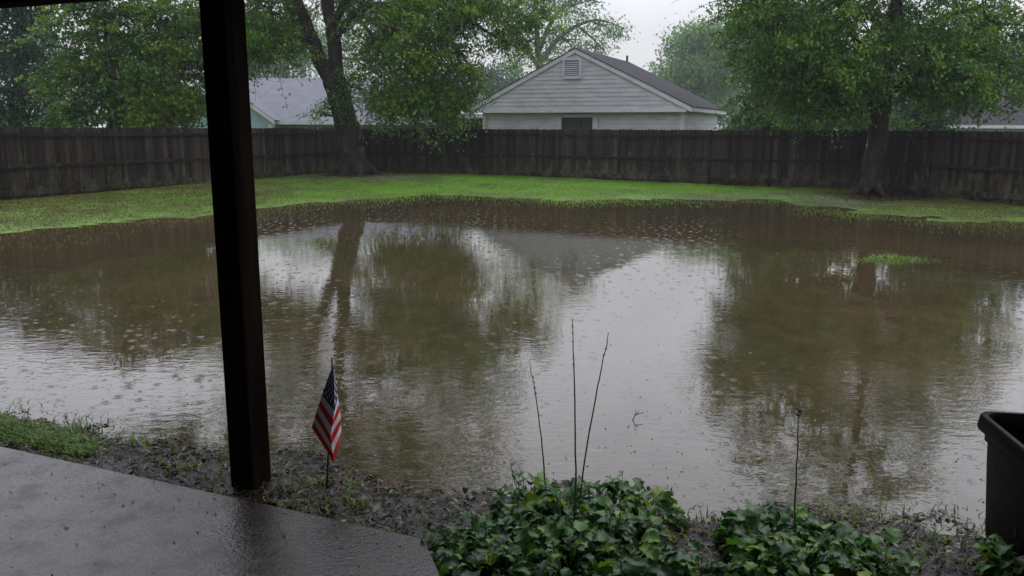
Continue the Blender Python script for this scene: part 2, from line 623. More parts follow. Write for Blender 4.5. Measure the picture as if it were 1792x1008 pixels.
def gz(x, y):
    x, y = np.asarray(x, float), np.asarray(y, float)
    yf, yn = shore(x, y)
    df = y - yf + 1.6 * fbm(x, y, .8, 11) + 1.4 * fbm(x, y, 3.1, 17) + np.clip((x - 2) / 5, 0, 1) * np.clip(1.2 - (y - yf) / 5, 0, 1) * (2.6 * fbm(x, y, .55, 19) + 1.2 * fbm(x, y, 2.1, 23))
    zf = np.clip(df * .024, -.16, .2) + .03 * fbm(x, y, 1.6, 5) * np.clip(df + 1, 0, 1)
    dn = yn - y - .09
    zn = np.clip(dn * .09, -.16, .04) + np.clip(dn + 1.2, 0, 1) * (.055 * fbm(x, y, 3.2, 21) + .022 * fbm(x, y, 20, 31))
    z = np.maximum(np.maximum(zf, zn), -.16)
    zi = .028 - .09 * np.hypot((x - isl[0]) / .55, (y - isl[1]) / .5)
    return np.where((y > 3) & (y < 45), np.maximum(z, zi), np.where(y <= 3, np.minimum(zn, .1), zf))


def axis(segs):
    a = []
    for s, e, st in segs:
        a += list(np.arange(s, e - 1e-6, st))
    return np.array(a + [segs[-1][1]])


gx = axis([(-260, -40, 20), (-40, -18, 1.0), (-18, -4.5, .3), (-4.5, 4.5, .035), (4.5, 18, .3), (18, 40, 1.0), (40, 260, 20)])
gy = axis([(-20, 2.2, 1.0), (2.2, 5.6, .03), (5.6, 10, .2), (10, 38, .22), (38, 60, 2), (60, 260, 20)])
GX, GY = np.meshgrid(gx, gy)
GZ = gz(GX, GY)
nx, ny = len(gx), len(gy)
idx = np.arange(nx * ny).reshape(ny, nx)
Qg = np.stack([idx[:-1, :-1], idx[:-1, 1:], idx[1:, 1:], idx[1:, :-1]], -1).reshape(-1, 4)
ground = mesh_np('ground', np.stack([GX, GY, GZ], -1).reshape(-1, 3), Qg, mats=[MAT['ground']], smooth=True)
tag(ground, kind='structure')
la = ground.data.attributes.new('lawn', 'FLOAT', 'POINT')
yf_, yn_ = shore(GX, GY)
bt1, bt2 = onz(621, 306, .2), onz(1525, 337, .17)
bare_g = np.exp(-np.hypot(GX - bt1[0], GY - bt1[1]) ** 2 / 5) * .9 + np.exp(-((GX - bt2[0] - 1.2) ** 2 / 12 + (GY - bt2[1]) ** 2 / 7)) * 1.1
bare_g = np.clip(bare_g + .9 * fbm(GX, GY, .7, 51) * (bare_g > .05), 0, .95)
la.data.foreach_set('value', (np.clip((GY - yf_ + 3) / 2, 0, 1) * (1 - bare_g)).astype(np.float32).ravel())

wv = [(-30, 1.8, 0), (30, 1.8, 0), (30, 33, 0), (-30, 33, 0)]
water = mesh_np('flood_water', np.array(wv, float), np.array([[0, 1, 2, 3]]), mats=[MAT['water']])
tag(water, kind='structure')

# ---------------------------------------------------------------- patio
PZ = .14
pc = onz(742, 942, PZ)
pl = onz(0, 780, PZ)
pr_ = onz(772, 1008, PZ)
ed = (pc - pl) / np.linalg.norm(pc - pl)
pl2 = pl - ed * 6
rd = (pr_ - pc) / np.linalg.norm(pr_ - pc)
pr2 = pc + rd * 5
poly = [pl2, pc, pr2, (pl2[0], -3.0, PZ)]
pb = MB()
pb.prism([np.array([q[0], q[1], PZ - .3]) for q in poly], (0, 0, .3))
po = pb.build('patio', MAT['patio'], bevel=.008)
tag(po, kind='structure')

# ---------------------------------------------------------------- porch post, porch roof
en = np.array([-ed[1], ed[0], 0])       # horizontal normal of the patio edge, away from the house
if en[1] < 0:
    en = -en
ed = np.array([ed[0], ed[1], 0])
up = np.array([0, 0, 1.0])
fc = onz(443, 855, .045)                   # near corner of the post on the ground
PW = .078
pcen = fc - ed * PW * 1.0 + en * PW
e = empty('porch_post')
b = MB()
b.box(pcen + up * (1.247), (PW, PW, 1.371), (ed, en, up))
b.build('shaft', MAT['wood_dark'], e, bevel=.006)
b = MB()
b.box(pcen - up * .092 + ed * .08 + en * .07, (.15, .11, .04), (ed, en, up))
b.build('footing', MAT['footing'], e, bevel=.012)
base(e, (pcen[0], pcen[1], .0))
tag(e, 'square near-black wooden post standing at the edge of the wet patio', 'post')

bz = onY(343, -4, pcen[1] - PW)[2] + .055        # underside of the beam
e = empty('porch_roof')
b = MB()
b.box(pcen + up * (bz + .14 - pcen[2]), (9, PW, .14), (ed, en, up))
b.build('beam', MAT['wood_dark'], e)
b = MB()
c0 = pcen.copy()
c0[2] = 0
poly = [c0 - ed * 9 + en * .45, c0 + ed * 9 + en * .45, c0 + ed * 9 - en * 6.5, c0 - ed * 9 - en * 6.5]
b.prism([q + up * (bz + .285) for q in poly], (0, 0, .2))
b.build('ceiling', MAT['ceiling'], e)  # out of view overhead; its cover darkens the post and patio
b = MB()
b.box(c0 - en * 6.0 + up * (bz + .28) / 2, (9, .1, (bz + .28) / 2), (ed, en, up))
b.build('unseen_back_wall', MAT['brick'], e)  # unseen wall, added to block light from behind that would brighten the post
base(e, (pcen[0], pcen[1], bz))
tag(e, 'dark porch beam along the top of the picture, with unseen ceiling and added light-blocking wall behind', 'porch roof')


# ---------------------------------------------------------------- fences
def fence(p0, p1, label, seed, ext0=0.0, ext1=0.0):
    rg = random.Random(seed)
    p0, p1 = np.array([p0[0], p0[1], 0.]), np.array([p1[0], p1[1], 0.])
    d = p1 - p0
    d /= np.linalg.norm(d)
    p0, p1 = p0 - d * ext0, p1 + d * ext1
    Ln = np.linalg.norm(p1 - p0)
    nrm = np.array([d[1], -d[0], 0])
    if nrm @ (-(p0 + p1)) < 0:
        nrm = -nrm                       # towards the yard
    e = empty('wooden_fence')
    b = MB()
    w, x = .14, 0.0
    gzf = lambda q: float(gz(q[0], q[1]))
    zs = .2
    while x < Ln - .02:
        q = p0 + d * x
        h = 1.80 + rg.uniform(-.012, .012)
        z0 = gzf(q) - rg.uniform(.0, .03)
        zt = 1.985 + rg.uniform(-.012, .012) + .004 * math.sin(x * .7)
        ww = min(w + rg.uniform(-.004, .003), Ln - x)
        tl = rg.uniform(-.004, .004)
        c = .032
        prof = [(0, z0), (ww, z0), (ww + tl, zt - c), (ww - c + tl, zt), (c + tl, zt), (tl, zt - c)]
        off = (.006 if int(x / w) % 2 else 0) + rg.uniform(0, .003)
        b.prism([q + d * u + up * v - nrm * (.02 + off) for u, v in prof], nrm * .018, t=max(0, min(1, rg.gauss(.42, .22))))
        x += w - .003
    b.build('board_panel', MAT['fence'], e)
    nseg = max(1, int(Ln / 2.44))
    for k in range(nseg):
        a0, a1 = p0 + d * Ln * k / nseg, p0 + d * Ln * (k + 1) / nseg
        for hz, hh in ((1.77, .045), (.98, .045), (.3, .07)):
            b = MB()
            ax = (a1 - a0) / np.linalg.norm(a1 - a0)
            jit = rg.uniform(-.012, .012)
            b.box((a0 + a1) / 2 + up * (hz + jit) + nrm * .036, (np.linalg.norm(a1 - a0) / 2 - .002, .034, hh), (ax, nrm, up), t=rg.uniform(.1, .4))
            b.build('rail', MAT['fence'], e)
        if k:
            b = MB()
            b.box(a0 + up * 1.0 + nrm * .012, (.045, .012, .93), (d, nrm, up), t=.15)
            b.build('post', MAT['fence'], e)
    base(e, p0 + up * .2)
    tag(e, label, 'fence')


fA, fB = onz(625, 299, .2), onz(1510, 327, .2)
fL, fR = onz(0, 347, .2), onz(1792, 353, .2)
fence(fL, fA - np.array([.1, .2, 0]), 'weathered board fence behind the porch post, running from the near end to the big trunk', 3, ext0=9)
fence(fA, fB, 'long dark board fence with greenish stains in front of the grey gabled house', 5)
fence(fB + np.array([.06, -.04, 0]), fR, 'short stretch of near-black board fence beyond the slim-trunked tree', 7, ext1=7)


# ---------------------------------------------------------------- houses
def roof_uv(o, ax_u, ax_v, org):
    me = o.data
    uv = me.uv_layers.new(name='uv')
    for lp in me.loops:
        v = np.array(me.vertices[lp.vertex_index].co) - org
        uv.data[lp.index].uv = (v @ ax_u, v @ ax_v)


th = math.radians(24)
hu = np.array([math.cos(th), -math.sin(th), 0])
hv_ = np.array([math.sin(th), math.cos(th), 0])
HP = onY(1211, 190, 38)
HW, HD = 11.30, 9.0
ze = HP[2]
zr = 5.66
HP = np.array([HP[0], HP[1], 0])
hpt = lambda u, v, z: HP - hu * (HW - u) + hv_ * v + up * z      # u from the left end of the gable
slope = (zr - ze) / (HW / 2)
E_ = empty('gabled_house')
rt = .13                                    # roof thickness seen at the rake


def laps(b, u0f, u1f, z0, z1, v, step=.2, seed=0):
    """lap siding: each course leans out at its lower edge"""
    rg = random.Random(seed)
    z = z0
    while z < z1 - 1e-3:
        zz = min(z + step, z1)
        A, B, C_, D_ = hpt(u0f(z), v - .02, z), hpt(u1f(z), v - .02, z), hpt(u1f(zz), v, zz), hpt(u0f(zz), v, zz)
        A2, B2 = hpt(u0f(z), v + .01, z), hpt(u1f(z), v + .01, z)
        t = rg.random()
        b.add([A, B, C_, D_, A2, B2], [(0, 1, 2, 3), (1, 0, 4, 5)], 0, t)
        z = zz


# gable triangle
gb = MB()
zb = ze - .02
zin = lambda z: max(0.0, (z - zb) / slope)
ins = .2
laps(gb, lambda z: ins + zin(z), lambda z: HW - ins - zin(z), zb, zr - .16, -.02, .2, 3)
gb.build('gable_wall', MAT['siding'], E_)
b = MB()
b.box(hpt(HW / 2, -.035, zb - .06), (HW / 2 - .25, .03, .07), (hu, hv_, up))
b.build('gable_trim', MAT['trim'], E_)
# lower walls
b = MB()
wl0, wl1, wv0 = .62, HW - .42, .32
laps(b, lambda z: wl0, lambda z: 4.85, .25, ze - .13, wv0, .2, 8)
laps(b, lambda z: 6.6, lambda z: wl1, .25, ze - .13, wv0, .2, 9)
laps(b, lambda z: 4.85, lambda z: 6.6, 2.56, ze - .13, wv0, .2, 10)
laps(b, lambda z: 4.85, lambda z: 6.6, .25, 1.4, wv0, .2, 11)
b.add([hpt(wl0, wv0, ze - .13), hpt(wl1, wv0, ze - .13), hpt(wl1, -.02, ze - .13), hpt(wl0, -.02, ze - .13)], [(0, 1, 2, 3)])
# side wall, far wall
A = hpt(wl1, wv0, 0)
for zz in np.arange(.25, ze - .15, .2):
    z2 = min(zz + .2, ze - .1)
    q = [A + hu * .02 + up * zz, A + hu * .02 + hv_ * (HD - .7) + up * zz, A + hv_ * (HD - .7) + up * z2, A + up * z2]
    b.add(q, [(0, 1, 2, 3)])
    b.add([q[0], q[1], q[1] - hu * .03, q[0] - hu * .03], [(3, 2, 1, 0)])
A = hpt(wl0, wv0, .2)
b.add([A, A + hv_ * (HD - .7), A + hv_ * (HD - .7) + up * (ze - .3), A + up * (ze - .3)], [(3, 2, 1, 0)])
b.build('wall', MAT['siding'], E_)
for u in (wl0 + .07, wl1 - .07):
    b = MB()
    b.box(hpt(u, wv0 - .035, (ze - .13 + .2) / 2), (.1, .03, (ze - .13 - .2) / 2), (hu, hv_, up))
    b.build('corner_board', MAT['trim'], E_)
# window: dark opening with frame
wn = MB()
wn.box(hpt(5.72, wv0 - .01, 1.98), (.95, .05, .66), (hu, hv_, up))
wfr = MB()
for (cu, cz_, wu, wz) in ((4.79, 1.98, .1, .7), (6.62, 1.98, .12, .7), (5.7, 2.62, 1.0, .07), (5.7, 1.34, 1.0, .06)):
    wfr.box(hpt(cu, wv0 - .07, cz_), (wu, .035, wz), (hu, hv_, up))
wfo = wfr.build('window', MAT['siding'], E_)
wn.build('dark_opening', MAT['dark_in'], wfo)
b = MB()
b.box(hpt(5.9, wv0 - .075, 1.98), (.02, .015, .6), (hu, hv_, up))
b.box(hpt(5.7, wv0 - .078, 2.2), (.8, .012, .02), (hu, hv_, up))
b.build('sash', MAT['dark_in'], wfo)
# louvre vent
vc = (5.5, 4.83)
b = MB()
for (cu, cz_, wu, wz) in ((vc[0] - .42, vc[1], .05, .46), (vc[0] + .42, vc[1], .05, .46), (vc[0], vc[1] + .43, .37, .05), (vc[0], vc[1] - .44, .47, .05)):
    b.box(hpt(cu, -.07, cz_), (wu, .05, wz), (hu, hv_, up))
ve = b.build('vent', MAT['trim'], E_)
b = MB()
for k in range(9):
    zc = vc[1] - .35 + k * .088
    ax2 = hv_ * math.cos(.8) + up * math.sin(.8)
    ax3 = np.cross(hu, ax2)
    b.box(hpt(vc[0], -.065, zc), (.37, .045, .008), (hu, ax2, ax3))
b.build('louvre', MAT['siding'], ve)
b = MB()
b.box(hpt(vc[0], -.032, vc[1]), (.37, .004, .4), (hu, hv_, up))
b.build('vent_backing', MAT['dark_in'], ve)
# roof: two slopes
rv0, rv1 = -.12, HD
ov = .05
rb = MB()
for sgn in (0, 1):
    ua = -ov if sgn == 0 else HW + ov
    za = ze - ov * slope
    q = [hpt(ua, rv0, za + rt), hpt(HW / 2, rv0, zr + rt), hpt(HW / 2, rv1, zr + rt), hpt(ua, rv1, za + rt)]
    lo = [x_ - up * .05 for x_ in q]
    f = [(0, 1, 2, 3), (7, 6, 5, 4), (0, 4, 5, 1), (2, 6, 7, 3), (3, 7, 4, 0)]
    if sgn == 0:
        f = [t_[::-1] for t_ in f]
    rb.add(q + lo, f)
ro = rb.build('roof', MAT['shingle'], E_)
sl = math.atan(slope)
roof_uv(ro, hv_, up / math.sin(sl), hpt(0, 0, 0))
for sgn in (0, 1):
    b = MB()
    ua = -.03 if sgn == 0 else HW + .03
    um = HW / 2
    za = ze - .03 * slope * 0
    poly = [hpt(ua, -.06, ze - .16), hpt(um, -.06, zr - .12), hpt(um, -.06, zr + rt - .052), hpt(ua, -.06, ze + rt - .075)]
    b.prism(poly, -hv_ * .04)
    b.build('rake_board', MAT['trim'], E_)
b = MB()
b.box(hpt(HW + .0, HD / 2 + .05, ze - .02), (.025, HD / 2 - .1, .1), (hu, hv_, up))
b.build('fascia', MAT['trim'], E_)
b = MB()
b.add([hpt(HW - .03, 0, ze - .11), hpt(HW - .03, HD - .2, ze - .11), hpt(wl1, HD - .2, ze - .11), hpt(wl1, 0, ze - .11)], [(0, 1, 2, 3)])
b.build('soffit', MAT['trim'], E_)
b = MB()
q = hpt(HW / 2 + .05, HD - .5, zr + rt)
b.tube([q - up * .1, q + up * .3], [.06, .06], 8)
b.build('vent_pipe', MAT['bark_far'], E_)
base(E_, hpt(HW / 2, 0, .2))
tag(E_, 'grey-white clapboard house with a wide front gable and louvre vent behind the fence', 'house')

# blue-green house at the left
E2 = empty('teal_house')
BY = 49.0
x0, x1 = onY(300, 213, BY)[0], onY(905, 213, BY)[0]
zeb = onY(560, 213, BY)[2]
zrb = zeb + 2.75
bd = 4.6
b = MB()
b.box(((x0 + x1) / 2, BY + .5 + bd, zeb / 2 + .1), ((x1 - x0) / 2 - .5, bd - .5, zeb / 2 - .1))
b.build('wall', MAT['teal'], E2)
rb = MB()
A = [(x0 - .3, BY, zeb), (x1 + .3, BY, zeb), (x1 - 3.6, BY + bd, zrb), (x0 + 3, BY + bd, zrb), (x1 + .3, BY + 2 * bd, zeb), (x0 - .3, BY + 2 * bd, zeb)]
rb.add(A, [(0, 1, 2, 3), (1, 4, 2), (4, 5, 3, 2), (5, 0, 3), (5, 4, 1, 0)])
ro = rb.build('roof', MAT['shingle_b'], E2)
roof_uv(ro, np.array([1., 0, 0]), np.array([0, .86, .5]) * 1.0, np.array([0, 0, 0]))
b = MB()
b.box(((x0 + x1) / 2, BY - .02, zeb - .07), ((x1 - x0) / 2 + .3, .02, .09))
b.build('fascia', MAT['trim'], E2)
# cross gable behind the post
gxp = onY(398, 150, BY)[0]
gz_p = onY(398, 152, BY)[2]
gr = onY(480, 214, BY - 1.0)
glx = 2 * gxp - gr[0]
b = MB()
b.prism([(glx + .25, BY - .7, .2), (gr[0] - .25, BY - .7, .2), (gr[0] - .25, BY - .7, gr[2] + .1), (gxp, BY - .7, gz_p - .05), (glx + .25, BY - .7, gr[2] + .1)], (0, 2, 0))
b.build('gable_wall', MAT['teal'], E2)
b = MB()
for s_ in (glx, gr[0]):
    poly = [np.array((s_, BY - 1.0, gr[2] - .12)), np.array((gxp, BY - 1.0, gz_p - .02)), np.array((gxp, BY - 1.0, gz_p + .22)), np.array((s_, BY - 1.0, gr[2] + .1))]
    b.prism(poly, (0, .06, 0))
b.build('rake_board', MAT['trim'], E2)
rb = MB()
for s_ in (glx, gr[0]):
    rb.add([(s_, BY - 1.02, gr[2] + .13), (gxp, BY - 1.02, gz_p + .25), (gxp, BY + 4, gz_p + .25), (s_, BY + 4, gr[2] + .13)], [(0, 1, 2, 3)])
ro = rb.build('gable_roof', MAT['shingle_b'], E2)
roof_uv(ro, np.array([0, 1., 0]), np.array([0, 0, 1.8]), np.array([0, 0, 0]))
b = MB()
b.box((gr[0] - .35, BY - .73, 1.2), (.1, .03, 1.0))
b.build('corner_board', MAT['trim'], E2)
# low lean-to at its right end
b = MB()
lx0, lx1 = onY(770, 205, BY - 2)[0], onY(860, 205, BY - 2)[0]
lz = onY(830, 199, BY - 2)[2]
b.box(((lx0 + lx1) / 2, BY - 1.2, lz / 2 - .05), ((lx1 - lx0) / 2 - .2, .7, lz / 2 - .1))
lo_ = b.build('lean_to', MAT['bark_far'], E2)
b = MB()
b.prism([(lx0, BY - 2.1, lz - .25), (lx1, BY - 2.1, lz - .25), (lx1, BY - 2.1, lz), (lx0, BY - 2.1, lz)], (0, 2.05, .12))
b.build('lean_to_roof', MAT['trim'], lo_)
base(E2, ((x0 + x1) / 2, BY, .2))
tag(E2, 'pale teal house with a lavender-grey shingle roof behind the big leaning trunk', 'house')

# pale house glimpsed at the far right
E3 = empty('pale_house')
RY = 47.0
x0, x1 = onY(1655, 200, RY)[0], onY(2050, 200, RY)[0]
zeb = onY(1740, 220, RY)[2]
b = MB()
b.box(((x0 + x1) / 2, RY + 4, zeb / 2), ((x1 - x0) / 2 - .4, 3.6, zeb / 2 - .05))
b.build('wall', MAT['teal'], E3)
rb = MB()
zt = zeb + 2.3
A = [(x0, RY, zeb), (x1, RY, zeb), (x1, RY + 4, zt), (x0 + .8, RY + 4, zt), (x1, RY + 8, zeb), (x0, RY + 8, zeb)]
rb.add(A, [(0, 1, 2, 3), (1, 4, 2), (4, 5, 3, 2), (5, 0, 3), (5, 4, 1, 0)])
ro = rb.build('roof', MAT['shingle'], E3)
roof_uv(ro, np.array([1., 0, 0]), np.array([0, .86, .5]), np.array([0, 0, 0]))
b = MB()
b.box(((x0 + x1) / 2, RY - .02, zeb - .06), ((x1 - x0) / 2, .02, .09))
b.build('fascia', MAT['trim'], E3)
base(E3, ((x0 + x1) / 2, RY, .2))
tag(E3, 'pale blue-grey house half hidden behind leaves at the far right', 'house')


# ---------------------------------------------------------------- trees
def leaves_np(rg, centers, tints, size, wid, droop, outward=None):
    """one rhombic folded leaf at each centre"""
    n = len(centers)
    az = rg.random(n) * 2 * PI
    el = rg.normal(-droop, .5, n)
    a = np.stack([np.cos(az) * np.cos(el), np.sin(az) * np.cos(el), np.sin(el)], -1)
    r = rg.normal(0, 1, (n, 3))
    r[:, 2] *= .35
    sd_ = np.cross(a, np.stack([rg.normal(0, .45, n), rg.normal(0, .45, n), np.ones(n)], -1))
    sd_ /= np.linalg.norm(sd_, axis=1, keepdims=True) + 1e-9
    nr = np.cross(a, sd_)
    ln = (size * rg.uniform(.65, 1.3, n))[:, None]
    wd = (wid * rg.uniform(.7, 1.25, n))[:, None]
    f = rg.uniform(-.1, .25, n)[:, None]
    p0 = centers - a * ln * .5
    V = np.stack([p0, p0 + a * ln * .45 + sd_ * wd * .5 + nr * wd * f, p0 + a * ln - np.array([0, 0, 1]) * ln * .12, p0 + a * ln * .5 - sd_ * wd * .5 + nr * wd * f], 1)
    return V.reshape(-1, 3), np.arange(4 * n).reshape(n, 4)


def tree(name, label, limbs, blobs, leafmat, bark, size=.18, wid=.1, nleaf=36, spread=.42, seed=0, droop=.35, group=None,
         tint_bias=.0, hollow=.55, roots=0, cat='tree', nseg=9, twig=.5, low_lime=None, spray=0.0, sag=.5):
    rg = np.random.default_rng(seed)
    py = random.Random(seed)
    e = empty(name)
    tm = MB()
    nodes = []
    for lb in limbs:
        pts = [onY(x, y, Y) for x, y, Y, r in lb]
        rad = [r for *_, r in lb]
        P, Rr = [], []
        for i in range(len(pts) - 1):       # smooth, slightly wandering
            for k in range(4):
                t = k / 4
                a, b_, c, d = pts[max(i - 1, 0)], pts[i], pts[i + 1], pts[min(i + 2, len(pts) - 1)]
                q = .5 * ((2 * b_) + (-a + c) * t + (2 * a - 5 * b_ + 4 * c - d) * t * t + (-a + 3 * b_ - 3 * c + d) * t ** 3)
                rr = rad[i] * (1 - t) + rad[i + 1] * t
                P.append(q + rg.normal(0, .10 * rr, 3) * (1 if (i or k) else 0))
                Rr.append(rr)
        P.append(pts[-1])
        Rr.append(rad[-1])
        tm.tube(P, Rr, nseg, rough=.12, rng=py)
        nodes += [(q, rr) for q, rr in zip(P, Rr)]
    b0 = onY(*limbs[0][0][:3])
    r0 = limbs[0][0][3]
    for k in range(roots):
        a = 2 * PI * (k + py.random() * .6) / roots
        dr = np.array([math.cos(a), math.sin(a), 0])
        tm.tube([b0 + up * .42 + dr * r0 * .5, b0 + up * .16 + dr * r0 * 1.05, b0 + dr * r0 * 1.35 + up * .02, b0 + dr * r0 * (1.7 + .7 * py.random()) - up * .08],
                [r0 * .36, r0 * .26, r0 * .15, r0 * .06], 7)
    NP = np.array([q for q, _ in nodes])
    C, T = [], []
    for (px_, py_, Y, rx, ry, rz, nc) in blobs:
        c = onY(px_, py_, Y)
        s = Y / FPX
        rad = np.array([rx * s, rz, ry * s])
        d = rg.normal(0, 1, (nc, 3))
        d /= np.linalg.norm(d, axis=1, keepdims=True)
        rr = (hollow + (1 - hollow) * rg.random(nc)) ** 1.0
        rr *= rg.uniform(.72, 1.12, nc)
        cl = c + d * rr[:, None] * rad
        j = np.argmin(np.linalg.norm((NP - c) * np.array([1, .6, 1]), axis=1))
        a, ra = NP[j], nodes[j][1]
        r1 = min(.05, ra * .5) * Y / 30
        mid = (a + c) / 2 + rg.normal(0, .2, 3)
        tm.tube([a, mid, c], [max(r1 * 1.3, .02), r1, r1 * .6], 5)
        for q in cl[:int(nc * twig)]:
            m2 = (c * .55 + q * .45) + rg.normal(0, .12, 3) + up * .12
            tm.tube([mid * .3 + c * .7, m2, q], [r1 * .5, r1 * .32, r1 * .12], 4, cap=False)
        k = np.maximum(4, rg.normal(nleaf, nleaf * .35, nc)).astype(int)
        ct = np.clip(rg.normal(.40 + tint_bias, .27, nc), 0, 1)
        if low_lime:
            ct = np.clip(ct + low_lime * (rg.random(nc) < .35), 0, 1)
        cc = np.repeat(cl, k, 0)
        flat = rg.normal(0, 1, (len(cc), 3)) * np.array([spread, spread, spread * .55])
        if spray:                           # leaves strung along arching, drooping twigs
            ns = 4
            od = cl - c
            od[:, 2] *= .3
            od /= np.linalg.norm(od, axis=1, keepdims=True) + 1e-6
            dirs = od[:, None, :] * .7 + rg.normal(0, .62, (nc, ns, 3)) * np.array([1, 1, .45])
            dirs /= np.linalg.norm(dirs, axis=2, keepdims=True)
            lens = spray * rg.uniform(.6, 1.5, (nc, ns))
            ci = np.repeat(np.arange(nc), k)
            si = rg.integers(0, ns, len(ci))
            t = rg.random(len(ci))
            dv, lv = dirs[ci, si], lens[ci, si]
            flat = dv * (t * lv)[:, None] + rg.normal(0, 1, (len(ci), 3)) * np.array([.11, .11, .08]) * (spray / .9)
            flat[:, 2] -= sag * lv * t * t
            for i_ in range(nc):
                for j_ in range(2):
                    p0_, d_, l_ = cl[i_], dirs[i_, j_], lens[i_, j_]
                    tm.tube([p0_, p0_ + d_ * l_ * .5 - up * sag * l_ * .25, p0_ + d_ * l_ - up * sag * l_], [.014, .009, .004], 3, cap=False)
        C.append(cc + flat)
        T.append(np.clip(np.repeat(ct, k) + rg.normal(0, .08, len(cc)), 0, 1))
    C = np.concatenate(C)
    T = np.concatenate(T)
    keep = C[:, 2] > .5
    C, T = C[keep], T[keep]
    tm.build('trunk', bark, e)
    V, Q = leaves_np(rg, C, T, size, wid, droop)
    mesh_np('crown', V, Q, T, [leafmat], parent=e)
    base(e, b0)
    tag(e, label, cat, group)
    return len(Q)


cnt = 0
# the big leaning tree in the yard's corner
Y1 = 32.5
cnt += tree('leafy_tree', 'big leaning tree with a forked thick trunk in front of the fence corner',
            [[(621, 306, Y1, .66), (620, 292, Y1, .56), (615, 260, Y1, .48), (606, 215, Y1, .46), (594, 165, Y1, .40), (588, 120, Y1, .30), (583, 60, Y1, .26), (572, 0, Y1, .24), (565, -80, Y1, .2), (572, -190, Y1, .16), (580, -320, Y1, .11), (590, -480, Y1, .07), (600, -600, Y1, .03)],
             [(604, 205, Y1, .40), (590, 168, Y1, .36), (570, 125, Y1, .30), (552, 85, Y1, .27), (532, 30, Y1 - .5, .2), (505, -40, Y1 - 1, .14), (470, -130, Y1 - 1, .07)],
             [(560, 100, Y1, .14), (525, 66, Y1 - .5, .10), (480, 52, Y1 - 1, .085), (430, 60, Y1 - 1.5, .06), (345, 98, Y1 - 2.5, .045), (270, 130, Y1 - 3, .02)],
             [(583, 40, Y1, .16), (640, -40, Y1 - .5, .13), (720, -30, Y1 - 1, .1), (790, 15, Y1 - 1.5, .075), (850, 54, Y1 - 1.5, .05), (900, 82, Y1 - 1.5, .02)],
             [(586, 70, Y1, .13), (625, 20, Y1 - 1, .11), (690, 10, Y1 - 2, .09), (760, 60, Y1 - 2.2, .06), (800, 130, Y1 - 2.5, .025)],
             [(570, -60, Y1, .12), (640, -150, Y1, .1), (740, -200, Y1, .05)],
             [(574, -150, Y1, .13), (470, -215, Y1 - 1, .1), (340, -225, Y1 - 2, .07), (200, -215, Y1 - 3, .03)],
             [(600, 10, Y1 + 1, .1), (650, 60, Y1 - 1.5, .07), (690, 140, Y1 - 2, .03)]],
            [(650, 40, Y1 + .6, 56, 46, 1.3, 50), (720, 60, Y1 - 1.5, 80, 60, 2.2, 75), (775, 120, Y1 - 2, 52, 65, 1.6, 75), (700, 140, Y1 - 1.5, 70, 55, 1.8, 75),
             (676, 168, Y1 - 1.2, 20, 34, .8, 16), (755, 176, Y1 - 2, 44, 30, 1.1, 42), (794, 168, Y1 - 2, 24, 40, .9, 30), (706, 180, Y1 - 1.6, 28, 28, .8, 20),
             (680, -20, Y1 + .4, 80, 50, 1.8, 55), (770, 10, Y1 - 1, 80, 46, 2.0, 55), (850, 20, Y1 - 1.2, 70, 34, 1.6, 42), (890, 62, Y1 - 1.4, 34, 28, 1., 20), (930, 10, Y1 - 1, 40, 28, 1.2, 16),
             (560, -20, Y1 + 2.2, 80, 50, 1.2, 34), (475, 20, Y1 - .5, 56, 44, 1.6, 55), (440, 60, Y1 - 1.5, 60, 42, 1.6, 50), (480, 88, Y1 - 1.2, 44, 24, 1.2, 26),
             (370, 60, Y1 - 2, 60, 60, 1.6, 45), (320, 120, Y1 - 2.6, 66, 52, 1.4, 55), (250, 120, Y1 - 3, 60, 46, 1.2, 42), (300, 30, Y1 - 2, 80, 50, 1.6, 45),
             (560, -150, Y1, 190, 90, 3.4, 80), (700, -140, Y1, 170, 95, 3.2, 80), (640, -250, Y1, 170, 70, 3.0, 60), (820, -70, Y1, 90, 70, 2.4, 55), (430, -90, Y1 - 1, 120, 80, 2.6, 60), (600, -300, Y1 + 2, 260, 110, 3.4, 110), (780, -260, Y1 + 2, 130, 110, 3, 60), (470, -280, Y1 + 1, 130, 110, 3, 56), (600, -400, Y1, 240, 100, 3.4, 80), (700, -480, Y1, 170, 100, 3.2, 56), (520, -520, Y1, 190, 110, 3.2, 64), (600, -650, Y1, 170, 80, 3, 44), (330, -360, Y1 - 1, 140, 80, 2.4, 44), (300, -225, Y1 - 2, 130, 60, 2.2, 60), (160, -240, Y1 - 3, 100, 60, 2, 40),
             (560, 200, Y1 - .6, 10, 10, .25, 2), (612, 150, Y1 - .6, 16, 30, .35, 9), (590, 175, Y1 - .6, 16, 16, .3, 4)],
            MAT['leaf_oak'], MAT['bark'], .128, .078, 92, .27, 1, .45, roots=5, nseg=12, low_lime=.35, spray=.95, sag=.4)
